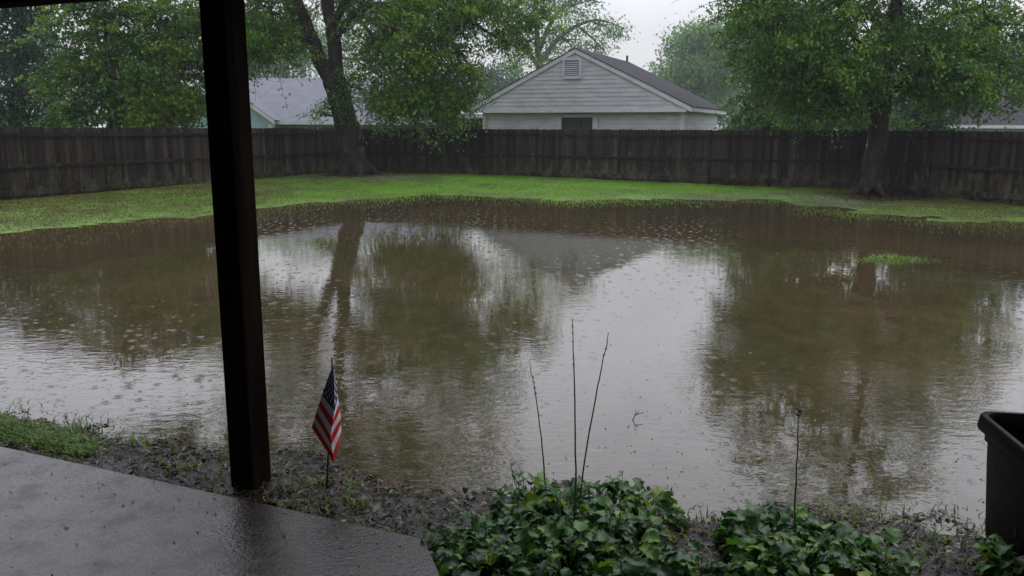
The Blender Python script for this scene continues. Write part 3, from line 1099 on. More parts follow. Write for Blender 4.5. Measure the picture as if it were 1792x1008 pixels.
# slim-trunked tree at the right
Y2 = 24.6
cnt += tree('leafy_tree', 'broad dark-crowned tree with a slim straight trunk beside the right end of the fence',
            [[(1525, 338, Y2, .42), (1526, 322, Y2, .35), (1530, 285, Y2, .31), (1537, 230, Y2, .28), (1546, 175, Y2, .25), (1558, 110, Y2, .2), (1568, 30, Y2, .17), (1572, -60, Y2, .13), (1580, -200, Y2, .09), (1570, -400, Y2, .03)],
             [(1538, 215, Y2, .2), (1528, 180, Y2 - .3, .16), (1515, 120, Y2 - .6, .12), (1490, 50, Y2 - .8, .09), (1450, -30, Y2 - .8, .04)],
             [(1545, 175, Y2, .12), (1575, 150, Y2 - .5, .09), (1630, 110, Y2 - 1, .06), (1700, 90, Y2 - 1, .03)],
             [(1548, 150, Y2, .1), (1480, 110, Y2 - .8, .075), (1400, 90, Y2 - 1, .05), (1320, 110, Y2 - 1, .02)],
             [(1560, 90, Y2, .1), (1650, 30, Y2 - .5, .07), (1740, 10, Y2 - .5, .03)],
             [(1562, 60, Y2, .1), (1470, 0, Y2, .07), (1350, -10, Y2, .03)]],
            [(1360, 60, Y2 - .6, 95, 66, 1.8, 90), (1450, 110, Y2 - .8, 90, 66, 1.8, 90), (1520, 60, Y2 + .9, 90, 70, 1.1, 62), (1620, 90, Y2 - .8, 90, 66, 1.8, 85),
             (1390, 130, Y2 - .6, 56, 40, 1.3, 44), (1462, 152, Y2 - .8, 50, 28, 1.1, 40), (1622, 146, Y2 - .4, 38, 30, 1.2, 28), (1430, 182, Y2 - .6, 60, 16, .7, 22), (1490, 140, Y2 - 1.0, 36, 40, .7, 22),
             (1660, 150, Y2 - .6, 70, 44, 1.3, 44), (1740, 90, Y2 - .4, 80, 60, 1.5, 56), (1760, 156, Y2 - .4, 60, 30, 1.1, 24), (1700, 20, Y2, 100, 50, 1.8, 50),
             (1310, -10, Y2, 66, 46, 1.6, 42), (1420, -20, Y2, 110, 70, 2.2, 80), (1560, -60, Y2 + .3, 130, 70, 2.4, 60), (1700, -60, Y2, 110, 60, 2.2, 50),
             (1480, -140, Y2, 170, 80, 2.8, 66), (1620, -160, Y2, 130, 80, 2.6, 46), (1550, -260, Y2, 130, 70, 2.4, 40), (1520, -380, Y2, 140, 80, 2.4, 40), (1600, -480, Y2, 110, 70, 2.2, 28)],
            MAT['leaf_right'], MAT['bark'], .108, .066, 84, .24, 2, .5, roots=4, nseg=11, low_lime=.3, spray=.8, sag=.3)
G1 = 'trees beyond the fence'
cnt += tree('dark_tree', 'tall dark blue-green tree beyond the fence at the far left edge',
            [[(30, 340, 36, .4), (34, 200, 36, .3), (38, 60, 36, .2), (40, -40, 36, .08)], [(-130, 340, 37, .3), (-125, 120, 37, .2), (-120, -30, 37, .06)]],
            [(20, 60, 36, 70, 60, 2, 70), (60, 140, 36, 62, 60, 2, 60), (-20, 150, 36, 80, 70, 2, 60), (20, 215, 36, 90, 40, 1.8, 50), (50, 0, 36, 44, 40, 1.4, 26), (-120, 80, 37, 90, 90, 2.4, 80), (-140, -10, 37, 60, 40, 1.8, 26), (-130, 190, 37, 90, 60, 2, 50), (110, 200, 36, 50, 40, 1.5, 28)],
            MAT['leaf_dark'], MAT['bark_far'], .2, .11, 56, .45, 3, .6, G1, twig=.2)
cnt += tree('bushy_tree', 'bushy mid-green tree hanging over the fence left of the porch post',
            [[(205, 330, 30, .3), (200, 220, 30, .22), (190, 120, 30, .14), (185, 20, 30, .06)], [(202, 200, 30, .12), (150, 130, 29.5, .08), (110, 90, 29.5, .03)], [(202, 190, 30, .12), (270, 120, 29.5, .08), (310, 70, 29.5, .03)]],
            [(150, 60, 30, 76, 56, 1.8, 62), (240, 60, 30.5, 80, 60, 1.8, 62), (140, 140, 29.5, 62, 52, 1.5, 58), (220, 150, 29.2, 66, 48, 1.4, 52), (290, 160, 29.5, 56, 50, 1.4, 42), (120, 205, 28.6, 40, 22, .6, 16), (108, 234, 27.4, 12, 14, .25, 4), (330, 60, 31, 50, 60, 1.6, 34), (190, 5, 30.5, 80, 30, 1.6, 36), (180, 205, 29.4, 70, 26, 1, 26)],
            MAT['leaf_mid'], MAT['bark_far'], .165, .1, 54, .3, 4, .4, G1, twig=.3, low_lime=.25, spray=.8, sag=.4)
cnt += tree('bushy_shrub', 'yellow-green shrub rising just above the fence beside the porch post',
            [[(280, 330, 28.6, .1), (280, 240, 28.6, .06), (275, 180, 28.6, .03)]],
            [(280, 200, 28.6, 66, 34, 1, 50), (240, 215, 28.4, 50, 18, .8, 24), (320, 185, 28.8, 34, 30, .8, 22)],
            MAT['leaf_lime'], MAT['bark_far'], .15, .09, 56, .3, 5, .4, cat='shrub')
cnt += tree('far_tree', 'hazy light-green tree behind the ridge of the teal house',
            [[(500, 235, 128, 0.8), (500, 130, 128, 0.5), (505, 60, 128, 0.2)]],
            [(480, 120, 128, 56, 40, 4.8, 44), (540, 110, 128, 50, 46, 4.8, 40), (450, 90, 128, 44, 44, 4.4, 32), (520, 60, 128, 60, 44, 4.8, 36), (400, 120, 128, 60, 50, 4.8, 36), (610, 90, 132, 60, 50, 4.8, 36), (700, 110, 132, 60, 50, 4.8, 30)],
            MAT['leaf_far_hazed'], MAT['bark_far'], .5, .28, 60, 1.25, 6, .4, G1, twig=.3)
cnt += tree('open_crowned_tree', 'tall airy tree with bare limbs showing above the roof of the gabled house',
            [[(948, 250, 120, .8), (946, 170, 120, .6), (944, 120, 120, .5), (940, 60, 120, 0.36), (938, 0, 120, 0.3), (945, -80, 120, 0.16)],
             [(944, 110, 120, 0.44), (975, 70, 120, 0.32), (1010, 45, 120, 0.24), (1050, 35, 120, 0.16), (1092, 50, 120, 0.06)],
             [(942, 90, 120, 0.4), (970, 30, 120, 0.28), (1010, -5, 120, 0.2), (1050, 5, 120, 0.08)], [(945, 120, 120, 0.4), (915, 80, 120, 0.26), (885, 60, 120, 0.1)],
             [(1010, 45, 120, 0.18), (1040, 70, 120, 0.12), (1062, 96, 120, 0.06)]],
            [(900, 60, 120, 42, 36, 4.4, 26), (940, 20, 120, 50, 40, 4.8, 30), (990, 70, 120, 46, 30, 4, 28), (1005, 10, 120, 46, 30, 4.4, 22), (1050, 45, 120, 40, 26, 3.6, 18), (1085, 60, 120, 14, 16, 2, 5), (1040, 85, 120, 30, 18, 2.8, 10), (960, 105, 120, 46, 20, 3.6, 16), (905, 110, 120, 26, 26, 3.2, 12), (930, -50, 120, 70, 40, 5.2, 34), (1010, -30, 120, 50, 24, 4, 14), (880, -10, 120, 50, 40, 4.4, 22)],
            MAT['leaf_far_hazed'], MAT['bark_far'], .48, .27, 46, 1.1, 7, .35, G1, twig=.6)
cnt += tree('small_dark_tree', 'small hazy dark treetop in the gap beside the gabled house',
            [[(860, 240, 140, 0.6), (860, 150, 140, 0.3), (860, 118, 140, 0.12)]],
            [(860, 150, 140, 36, 26, 4, 30), (838, 140, 140, 16, 22, 2.4, 10), (888, 160, 140, 26, 20, 3.2, 16), (868, 125, 140, 16, 14, 2, 8), (840, 170, 140, 26, 20, 3.2, 14), (900, 140, 140, 12, 16, 2, 6)],
            MAT['leaf_dark'], MAT['bark_far'], .55, .3, 44, .9, 8, .5, G1, twig=.1)
cnt += tree('rounded_tree', 'hazy round-topped tree just beyond the gabled house',
            [[(1235, 250, 116, 0.8), (1235, 150, 116, 0.6), (1235, 70, 116, 0.3)]],
            [(1230, 85, 116, 54, 46, 5.2, 60), (1200, 130, 116, 46, 40, 4.8, 48), (1270, 130, 116, 60, 50, 5.2, 56), (1215, 180, 116, 44, 34, 4.4, 36), (1260, 190, 114, 60, 34, 4.4, 40), (1290, 70, 116, 50, 40, 4.4, 36)],
            MAT['leaf_far_hazed'], MAT['bark_far'], .5, .3, 110, 1.25, 9, .5, G1, hollow=.5, twig=.1)
cnt += tree('spreading_tree', 'spreading mid-green tree behind the fence between the gabled house and the slim trunk',
            [[(1395, 320, 38, .3), (1392, 200, 38, .22), (1390, 90, 38, .1)]],
            [(1345, 100, 38, 50, 60, 2, 60), (1400, 80, 38, 70, 60, 2, 64), (1345, 170, 37, 50, 44, 1.6, 50), (1400, 170, 37, 66, 50, 1.8, 60), (1480, 150, 38, 70, 60, 2, 60), (1335, 205, 36.5, 40, 22, 1.2, 30), (1380, 212, 36, 80, 20, 1.2, 60), (1470, 205, 37, 60, 26, 1.4, 46), (1330, 214, 37, 40, 14, 1., 34), (1530, 214, 37, 50, 18, 1.2, 36), (1340, 40, 38, 44, 40, 1.8, 30)],
            MAT['leaf_mid'], MAT['bark_far'], .2, .115, 64, .42, 10, .5, G1, twig=.2, low_lime=.2, spray=.9, sag=.4)
cnt += tree('dark_tree', 'dark tree filling the gap behind the slim-trunked tree at the far right',
            [[(1640, 320, 40, .3), (1640, 200, 40, .2), (1640, 100, 40, .1)]],
            [(1600, 150, 40, 60, 50, 2, 56), (1660, 130, 40, 60, 50, 2, 56), (1610, 205, 39, 50, 26, 1.5, 28), (1720, 110, 40, 60, 50, 2, 46), (1800, 120, 40, 70, 50, 2, 46), (1650, 60, 40, 80, 50, 2, 46), (1600, 216, 39, 60, 16, 1.2, 40)],
            MAT['leaf_dark'], MAT['bark_far'], .24, .13, 38, .45, 12, .5, G1, twig=.2)
print('tree leaves', cnt)

# ---------------------------------------------------------------- lawn grass and shore grass
rg = np.random.default_rng(77)


def blades(P, h, w, tint_, lean=.5, rg=rg):
    n = len(P)
    az = rg.random(n) * 2 * PI
    d = np.stack([np.cos(az), np.sin(az), np.zeros(n)], -1)
    s = np.stack([-np.sin(az), np.cos(az), np.zeros(n)], -1)
    h = (h * rg.uniform(.6, 1.4, n))[:, None]
    w = (w * rg.uniform(.7, 1.3, n))[:, None]
    ln = np.abs(rg.normal(lean, .3, n))[:, None]
    u3 = np.array([0, 0, 1.0])
    m1 = P + d * h * ln * .35 + u3 * h * .6
    tp = P + d * h * ln + u3 * h * (1 - .25 * ln)
    V = np.stack([P - s * w / 2, P + s * w / 2, m1 + s * w * .4, m1 - s * w * .4, tp + s * w * .06, tp - s * w * .06], 1).reshape(-1, 3)
    i = np.arange(n) * 6
    Q = np.concatenate([np.stack([i, i + 1, i + 2, i + 3], -1), np.stack([i + 3, i + 2, i + 4, i + 5], -1)])
    return V, Q, np.concatenate([tint_, tint_])


GP, GT, GH, GW = [], [], [], []
# far lawn
n = 620000
x = rg.uniform(-24, 18, n)
y = rg.uniform(13, 36, n)
yf, _ = shore(x, y)
z = gz(x, y)


def side(p, q, x, y):
    return (q[0] - p[0]) * (y - p[1]) - (q[1] - p[1]) * (x - p[0])


inside = (side(fL, fA, x, y) < 0) & (side(fA, fB, x, y) < 0) & (side(fB, fR, x, y) < 0)
inside &= (z > -.1) & (y > yf - 2.8) & ((z > .008) | (rg.random(n) < np.where(z > -.015, .3, .3 * np.exp((z + .015) / .022))))
t1, t2 = onz(621, 306, .2), onz(1525, 337, .17)
bare = np.exp(-np.hypot(x - t1[0], y - t1[1]) ** 2 / 6) * .9 + np.exp(-((x - t2[0] - 1) ** 2 / 14 + (y - t2[1]) ** 2 / 9)) * 1.1
pt = fbm(x, y, .5, 41)
inside &= rg.random(n) > bare * .9 + np.clip(-pt * 2.2 - .05, 0, .75)
u = x / y
tl = .62 + .9 * pt - .32 * np.clip((-.13 - u) / .2, 0, 1) - .3 * np.clip((u - .3) / .2, 0, 1) - bare * .5 + rg.normal(0, .12, n)
inside &= (z < .23) & ((z < .0) | (rg.random(n) < np.clip((z + .03) / .085, .12, 1)))
tl = tl - 1.1 * np.clip(fbm(x, y, 1.1, 61) - .06, 0, .5) * np.clip(1.2 - np.abs(u - .07) * 2.2, .35, 1.2) - .12 * np.clip((-.13 - u) / .2, 0, 1)
lx, ly, lz, lt = x[inside], y[inside], z[inside], np.clip(tl[inside], 0, 1)
V, Q, T = blades(np.stack([lx, ly, np.maximum(lz - .01, -.015)], -1), .042, .016, lt)
lawn = mesh_np('grass', V, Q, T, [MAT['grass']])
tag(lawn, 'short wet green grass on the strip of lawn along the fence', 'grass', kind='stuff')
print('grass', len(lx))

# grass along the near bank and in the shallows
PP, TT, HH = [], [], []


def tuft(px_, py_, n, r, h, t, zz=None):
    q = onz(px_, py_, .03)
    a = rg.normal(0, r, (n, 2))
    xy = q[:2] + a
    zz_ = np.maximum(gz(xy[:, 0], xy[:, 1]), -.05) - .005
    PP.append(np.column_stack([xy, zz_]))
    TT.append(np.clip(rg.normal(t, .15, n), 0, 1))
    HH.append(np.full(n, h))


R_ = random.Random(5)
for k in range(260):
    x_ = R_.uniform(-60, 150)
    f_ = (x_ + 60) / 210
    y_ = R_.uniform(718 + f_ * 45, 755 + f_ * 46)
    tuft(x_, y_, 13, .05, .042, .3 + .35 * R_.random())
for k in range(60):
    x_ = R_.uniform(20, 300)
    tuft(x_, 690 + x_ * .26 + R_.uniform(-14, 26), 4, .06, .06, .45)
for k in range(46):
    x_ = R_.uniform(230, 760)
    y0_ = 770 + (x_ - 230) * .2
    tuft(x_, R_.uniform(y0_, y0_ + 75), R_.randint(3, 9), .03, .05, R_.uniform(.1, .55))
for k in range(14):
    tuft(R_.uniform(450, 720), 0, 1, .01, .01, .3) if 0 else tuft(R_.uniform(490, 700), R_.uniform(840, 905), 8, .03, .05, .35)
for k in range(90):
    tuft(R_.uniform(1240, 1790), R_.uniform(885, 1000), 4, .05, .07, R_.uniform(.15, .5))
for k in range(60):
    tuft(R_.uniform(1150, 1740), R_.uniform(800, 900), 2, .03, .05, R_.uniform(.2, .5))
for k in range(40):
    tuft(R_.uniform(1120, 1260), R_.uniform(850, 960), 3, .03, .04, R_.uniform(.1, .4))
for k in range(70):
    tuft(R_.uniform(1495, 1630), 452 + R_.gauss(0, 3.0), 9, .1, .085, .55)
for k in range(16):
    tuft(R_.uniform(1450, 1640), 455 + R_.gauss(0, 8), 3, .12, .05, .45)
P = np.concatenate(PP)
V, Q, T = blades(P, np.concatenate(HH), .008, np.concatenate(TT), 1.15)
i_w = None
sg = mesh_np('shore_grass', V, Q, T, [MAT['grass']])
tag(sg, 'wet blades and tufts of grass along the near bank and in the shallows', 'grass', kind='stuff')

# litter: wet dead leaves, stems and clods on the bank
n = 46000
x = rg.uniform(-4.5, 3.2, n)
y = rg.uniform(2.3, 5.6, n)
_, yn = shore(x, y)
dn = yn - y
z = gz(x, y)
keep = (dn > -.12) & (dn < 1.5) & (z > -.008)
side_p = (pc[0] - pl[0]) * (y - pl[1]) - (pc[1] - pl[1]) * (x - pl[0])     # >0 beyond the patio edge
right_p = (pr2[0] - pc[0]) * (y - pc[1]) - (pr2[1] - pc[1]) * (x - pc[0])
keep &= (side_p > .02) | (right_p > .02)
x, y, z = x[keep], y[keep], z[keep]
ng = 900                                # grit and leaf crumbs washed onto the slab
xg, yg = rg.uniform(-3.4, -.2, ng), rg.uniform(2.4, 4.7, ng)
kg = ((pc[0] - pl[0]) * (yg - pl[1]) - (pc[1] - pl[1]) * (xg - pl[0]) < -.05) & ((pr2[0] - pc[0]) * (yg - pc[1]) - (pr2[1] - pc[1]) * (xg - pc[0]) < -.05)
dg = -((pc[0] - pl[0]) * (yg - pl[1]) - (pc[1] - pl[1]) * (xg - pl[0])) / np.hypot(pc[0] - pl[0], pc[1] - pl[1])
kg &= rg.random(ng) < np.exp(-dg / .5)
x, y, z = np.append(x, xg[kg]), np.append(y, yg[kg]), np.append(z, np.full(kg.sum(), PZ - .002))
m = len(x)
C = np.stack([x, y, z + .004 + .008 * rg.random(m) * (z < PZ - .01)], -1)
T = np.clip(np.where(x > .8, rg.normal(.3, .22, m), rg.normal(.35, .28, m)), 0, 1)
az = rg.random(m) * 2 * PI
a = np.stack([np.cos(az), np.sin(az), rg.normal(0, .18, m)], -1)
s = np.stack([-np.sin(az), np.cos(az), rg.normal(0, .25, m)], -1)
ln = rg.uniform(.012, .06, m)[:, None] * rg.choice([1, 1, 1.6], m)[:, None] * np.where(z > PZ - .01, .24, 1)[:, None]
thin = rg.random(m) < .4
wd = np.where(thin, .004, rg.uniform(.008, .024, m))[:, None]
ln = np.where(thin[:, None], ln * 1.8, ln)
nr = np.cross(a, s)
V = np.stack([C - a * ln * .5, C + s * wd * .5 + nr * wd * .3, C + a * ln * .5, C - s * wd * .5 + nr * wd * .3], 1).reshape(-1, 3)
lit = mesh_np('leaf_litter', V, np.arange(4 * m).reshape(m, 4), T, [MAT['litter']])
tag(lit, 'wet dead leaves, stems and mud crumbs along the near bank', 'leaf litter', kind='stuff')


# floating crumbs on the water near the bank
n = 5200
x = rg.uniform(-4.5, 4.0, n)
y = rg.uniform(3.2, 9.5, n)
_, yn = shore(x, y)
keep = (y > yn - .1) & (rg.random(n) < np.exp(-(y - yn) / 1.1))
x, y = x[keep], y[keep]
m = len(x)
C = np.stack([x, y, np.full(m, .003)], -1)
az = rg.random(m) * 2 * PI
a = np.stack([np.cos(az), np.sin(az), rg.normal(.1, .25, m)], -1)
s = np.stack([-np.sin(az), np.cos(az), rg.normal(0, .2, m)], -1)
ln = rg.uniform(.008, .035, m)[:, None]
wd = rg.uniform(.003, .012, m)[:, None]
V = np.stack([C - a * ln * .5, C + s * wd * .5, C + a * ln * .5, C - s * wd * .5], 1).reshape(-1, 3)
fl = mesh_np('floating_debris', V, np.arange(4 * m).reshape(m, 4), np.clip(rg.normal(.4, .3, m), 0, 1), [MAT['litter']])
tag(fl, 'leaf crumbs and stems floating on the brown water near the bank', 'debris', kind='stuff')

# raindrop splashes: small water spikes thrown up by the drops
gm, gnt, gb_ = mat('splash_water')
gn_ = noise(gnt, 50, 2)
gr_ = ramp(gnt, [(.3, (.9, .92, .95)), (.7, (1, 1, 1))])
L(gnt, gn_, 0, gr_, 0)
L(gnt, gr_, 0, gb_, 'Base Color')
gb_.inputs['Roughness'].default_value = .12
gb_.inputs['IOR'].default_value = 1.33
gb_.inputs['Transmission Weight'].default_value = .85
n = 1500
x = rg.uniform(-18, 16, n)
y = 5 + 22 * np.sqrt(rg.random(n))
yf, yn = shore(x, y)
keep = (y > yn + .4) & (y < yf - .2)
x, y = x[keep], y[keep]
m = len(x)
h = rg.uniform(.003, .012, m)
rr = rg.uniform(.0025, .006, m)
c5 = [(math.cos(2 * PI * k / 5), math.sin(2 * PI * k / 5)) for k in range(5)]
ring = np.stack([np.stack([x + rr * c, y + rr * s_, np.full(m, -.002)], -1) for c, s_ in c5], 1)
mid = np.stack([np.stack([x + rr * .45 * c, y + rr * .45 * s_, h * .55], -1) for c, s_ in c5], 1)
top = np.stack([np.stack([x + rr * .5 * c, y + rr * .5 * s_, h], -1) for c, s_ in c5], 1)
V = np.concatenate([ring, mid, top], 1).reshape(-1, 3)
i0 = np.arange(m)[:, None] * 15
Q = np.concatenate([np.stack([i0[:, 0] + l * 5 + k, i0[:, 0] + l * 5 + (k + 1) % 5, i0[:, 0] + (l + 1) * 5 + (k + 1) % 5, i0[:, 0] + (l + 1) * 5 + k], -1) for l in range(2) for k in range(5)])
spl = mesh_np('rain_splashes', V, Q, mats=[gm], smooth=True)
tag(spl, 'tiny splashes of raindrops on the flood water', 'splashes', kind='stuff')

# ---------------------------------------------------------------- broad-leaved plants
def herb_leaf(mb, org, az, ln, el0, bend, wd, tint_, rg, roll=0.0, stem=.3):
    """lobed, toothed leaf on a stalk; arches from el0 down by bend"""
    n = 13
    p = np.array(org, float)
    h = np.array([math.cos(az), math.sin(az), 0])
    s = np.array([-math.sin(az), math.cos(az), 0])
    st = ln / n
    el = el0
    rows = []
    phase = rg.random() * 6
    lob = rg.uniform(.1, .32)
    # petiole
    q = p.copy()
    sp = [q.copy()]
    for k in range(3):
        q = q + (h * math.cos(el) + up * math.sin(el)) * ln * stem / 3
        el -= bend * .1
        sp.append(q.copy())
    mb.tube(sp, [.0028, .0024, .002, .0018], 4, t=min(1, tint_ + .15), cap=False)
    for k in range(n + 1):
        t = k / n
        el -= bend / n
        d = h * math.cos(el) + up * math.sin(el)
        nn = np.cross(s, d) * -1
        if nn[2] < 0:
            nn = -nn
        w = wd * (math.sin(PI * min(1, t * .94 + .05) ** 1.05) ** .55)
        w *= 1 + lob * math.sin(t * 19 + phase) + .11 * (1 if k % 2 else -1)
        w = max(w, .0015)
        ss = s * math.cos(roll) + nn * math.sin(roll)
        nr_ = nn * math.cos(roll) - s * math.sin(roll)
        wav = .12 * w * math.sin(t * 15 + phase)
        rows.append([q - ss * w + nr_ * (w * .22 + wav), q - ss * w * .5 + nr_ * w * .02, q - nr_ * w * .1, q + ss * w * .5 + nr_ * w * .02, q + ss * w + nr_ * (w * .22 - wav)])
        q = q + d * st
    vs = [v for r_ in rows for v in r_]
    fs = [(i * 5 + j, i * 5 + j + 1, (i + 1) * 5 + j + 1, (i + 1) * 5 + j) for i in range(n) for j in range(4)]
    mb.add(vs, fs, 0, tint_, True)


def stalk_part(pts, r, e, knots=True, seed=0):
    rr = random.Random(seed)
    mb = MB()
    P = [np.array(q) for q in pts]
    Q = []
    for i in range(len(P) - 1):
        for k in range(6):
            t = k / 6
            Q.append(P[i] * (1 - t) + P[i + 1] * t + np.array([rr.gauss(0, .0015), rr.gauss(0, .0015), 0]))
    Q.append(P[-1])
    m = len(Q)
    mb.tube(Q, [r * (1 - .72 * i / (m - 1)) for i in range(m)], 6)
    if knots:
        for k in range(16):                 # seed cups near the tip
            i = int((1 - .32 * rr.random()) * (m - 1))
            q = Q[min(i, m - 1)]
            a = rr.random() * 6.28
            dq = np.array([math.cos(a) * .8, math.sin(a) * .8, .8]) * .009
            mb.tube([q, q + dq * .6, q + dq], [.0012, .0026, .0008], 5)
    return mb.build('stalk', MAT['stalk'], e)


def plant(name, label, spots, nleaf, lr, seed, hgt=1.0, tb=0.0, group=None):
    rg = random.Random(seed)
    mb = MB()
    for (px_, py_, rad, wgt) in spots:
        c = onz(px_, py_, .06)
        for k in range(int(nleaf * wgt)):
            a = rg.random() * 2 * PI
            rr = rad * math.sqrt(rg.random())
            x_, y_ = c[0] + math.cos(a) * rr * .55, c[1] + math.sin(a) * rr * .55
            z_ = max(float(gz(x_, y_)), .0)
            up_ = 1 - rr / rad
            el = math.radians(rg.uniform(18, 74) + 22 * up_)
            ln = lr[0] + (lr[1] - lr[0]) * rg.random() ** 1.4
            nar = rg.random() < .4
            lift = hgt * rg.uniform(.0, .16) * (.25 + up_) * rg.random() ** .5
            herb_leaf(mb, (x_, y_, z_ + lift), a + rg.gauss(0, .5), ln, el, math.radians(rg.uniform(60, 125)), ln * (rg.uniform(.16, .26) if nar else rg.uniform(.3, .46)),
                      max(0, min(1, rg.gauss(.4 + tb, .3))), rg, rg.gauss(0, .35), rg.uniform(.5, 1.1))
    e = empty(name)
    mb.build('foliage', MAT['leaf_herb'], e)
    tag(e, label, 'plant', group)
    return e


p1 = plant('broadleaf_plant', 'large rosette of wet lobed green leaves with three tall bare stalks, at the patio corner',
           [(990, 925, .34, 1.1), (880, 960, .30, .9), (1080, 960, .30, .9), (1000, 1010, .36, 1.0), (850, 1012, .22, .5), (1130, 900, .18, .35), (920, 890, .2, .4), (1040, 880, .2, .35), (1120, 1005, .18, .35), (800, 968, .12, .2)],
           270, (.032, .105), 21)
s0 = onz(1005, 935, .06)
stalk_part([s0, onY(1008, 820, s0[1] + .02), onY(1004, 640, s0[1] + .05), onY(1002, 558, s0[1] + .07)], .0060, p1, seed=1)
s0 = onz(958, 900, .05)
stalk_part([s0, onY(951, 800, s0[1] + .02), onY(938, 690, s0[1] + .03), onY(927, 632, s0[1] + .03)], .0052, p1, seed=2)
s0 = onz(1010, 915, .05)
stalk_part([s0, onY(1020, 825, s0[1] + .03), onY(1046, 675, s0[1] + .06), onY(1060, 612, s0[1] + .07), onY(1065, 582, s0[1] + .07)], .0052, p1, seed=3)
base(p1, onz(1000, 940, .06))
p2 = plant('broadleaf_plant', 'smaller rosette of lobed green leaves with one knobbly stalk near the black tub',
           [(1370, 945, .26, 1.0), (1440, 975, .24, .8), (1318, 960, .16, .5), (1400, 1010, .28, .8), (1500, 1000, .2, .5), (1335, 1010, .16, .4), (1540, 1010, .16, .3)],
           250, (.03, .1), 22, .9, .06)
s0 = onz(1391, 960, .05)
so = stalk_part([s0, onY(1391, 880, s0[1] + .01), onY(1396, 780, s0[1] + .02), onY(1398, 703, s0[1] + .03)], .0056, p2, seed=4)
kb = MB()
for k in range(14):
    q = onY(1398 + R_.uniform(-3, 3), R_.uniform(715, 735), s0[1] + .03)
    a = R_.random() * 6.28
    dq = np.array([math.cos(a), math.sin(a), .7]) * .012
    kb.tube([q, q + dq * .6, q + dq], [.002, .0045, .001], 5)
kb.build('seed_head', MAT['stick'], so)
base(p2, onz(1390, 960, .06))
p3 = plant('leafy_sprig', 'small upright sprig of green leaves in front of the black tub',
           [(1770, 985, .12, 1.0), (1785, 1000, .14, .8)], 50, (.05, .085), 23, 1.2, .15)
base(p3, onz(1770, 985, .06))
p4 = plant('leafy_sprig', 'low patch of pale green leaves between the two rosettes',
           [(1222, 1000, .09, .8), (1195, 1008, .08, .6)], 46, (.035, .07), 24, .6, .15)
base(p4, onz(1210, 998, .06))


def sprig(name, label, px_, py_, tops, seed):
    rr = random.Random(seed)
    e = empty(name)
    q0 = onz(px_, py_, .03)
    mb = MB()
    for (tx, ty) in tops:
        q1 = onY(tx, ty, q0[1] + .03)
        mid = (q0 + q1) / 2 + np.array([rr.gauss(0, .01), 0, 0])
        mb.tube([q0, mid, q1], [.003, .0024, .001], 5, t=.5)
        for k in range(5):
            t = .35 + .6 * rr.random()
            q = q0 * (1 - t) + q1 * t
            herb_leaf(mb, q, rr.random() * 6.28, rr.uniform(.03, .055), rr.uniform(.4, 1.2), .8, .013, rr.uniform(.3, .8), rr, 0, .2)
    mb.build('foliage', MAT['leaf_herb'], e)
    base(e, q0)
    tag(e, label, 'weed')


sprig('weed', 'leafy upright weed in the shallow water behind the tall stalks', 1078, 880, [(1090, 822), (1068, 832), (1084, 835)], 1)
sprig('weed', 'thin weed with narrow leaves in the shallow water left of the tall stalks', 912, 872, [(906, 808), (893, 815)], 2)

# ---------------------------------------------------------------- twig in the water
q0 = onz(1106, 738, -.01)
mb = MB()
q1 = q0 + np.array([.05, .02, .075])
mb.tube([q0, q0 + np.array([.02, .01, .04]), q1], [.0035, .003, .0015], 6)
mb.tube([q0 + np.array([.02, .01, .04]), q0 + np.array([.03, .02, .09])], [.0025, .001], 5)
mb.tube([q0 + np.array([.03, .01, .05]), q0 + np.array([.09, .04, .055])], [.004, .002], 5)
mb.tube([q0 - np.array([.05, .15, -.012]), q0], [.003, .005], 5)
tw = mb.build('twig', MAT['stick'])
tag(tw, 'small dark forked twig sticking out of the water beyond the rosette', 'twig')

# ---------------------------------------------------------------- little flag
e = empty('stick_flag')
f0 = onz(571, 851, .05)
FYd = f0[1]
ftop = onY(581.5, 636, FYd)
b = MB()
b.tube([f0 - up * .06, f0 * .5 + ftop * .5, ftop], [.0052, .005, .0045], 8)
b.build('stick', MAT['stick'], e)
b = MB()
pf = [ftop + up * h_ for h_ in (-.004, .004, .008, .018, .024, .03, .04)]
b.tube(pf, [.006, .0075, .004, .0085, .004, .006, .0008], 8)
b.build('finial', MAT['brass'], e)
zp = lambda x_, y_: (520 + x_ / 3.877, 610 + y_ / 3.877)
rows_a = [0, .27, .54, .77, 1.0]
ctrl = [[(238, 120), (245, 126), (252, 130)],
        [(203, 215), (252, 262), (268, 225)],
        [(168, 315), (254, 425), (277, 332)],
        [(133, 425), (226, 595), (297, 472)],
        [(98, 535), (250, 772), (301, 600)]]
dep = [[.0, -.012, .0], [.004, -.02, .006], [.01, -.03, .01], [.012, -.034, .014], [.014, -.036, .018]]
na, nb = 260, 200


def flag_pt(aa, bb):
    """aa: down the hoist 0..1, bb: 0 hoist, 1 valley, 2 right edge, 3 turned back behind"""
    i = min(int(np.searchsorted(rows_a, aa, 'right')) - 1, 3)
    t = (aa - rows_a[i]) / (rows_a[i + 1] - rows_a[i])
    def rowp(k):
        c, d = ctrl[k], dep[k]
        C3 = [(c[0][0], c[0][1], d[0]), (c[1][0], c[1][1], d[1]), (c[2][0], c[2][1], d[2]), (c[0][0] * .4 + c[1][0] * .6, c[0][1] * .4 + c[1][1] * .6 - 20, .035)]
        j = min(int(bb), 2)
        s_ = bb - j
        return np.array(C3[j]) * (1 - s_) + np.array(C3[j + 1]) * s_
    q = rowp(i) * (1 - t) + rowp(i + 1) * t
    wv_ = .004 * math.sin(bb * 5 + aa * 3) * aa
    px_, py_ = zp(q[0], q[1])
    return onY(px_, py_, FYd + q[2] + wv_ - .006)


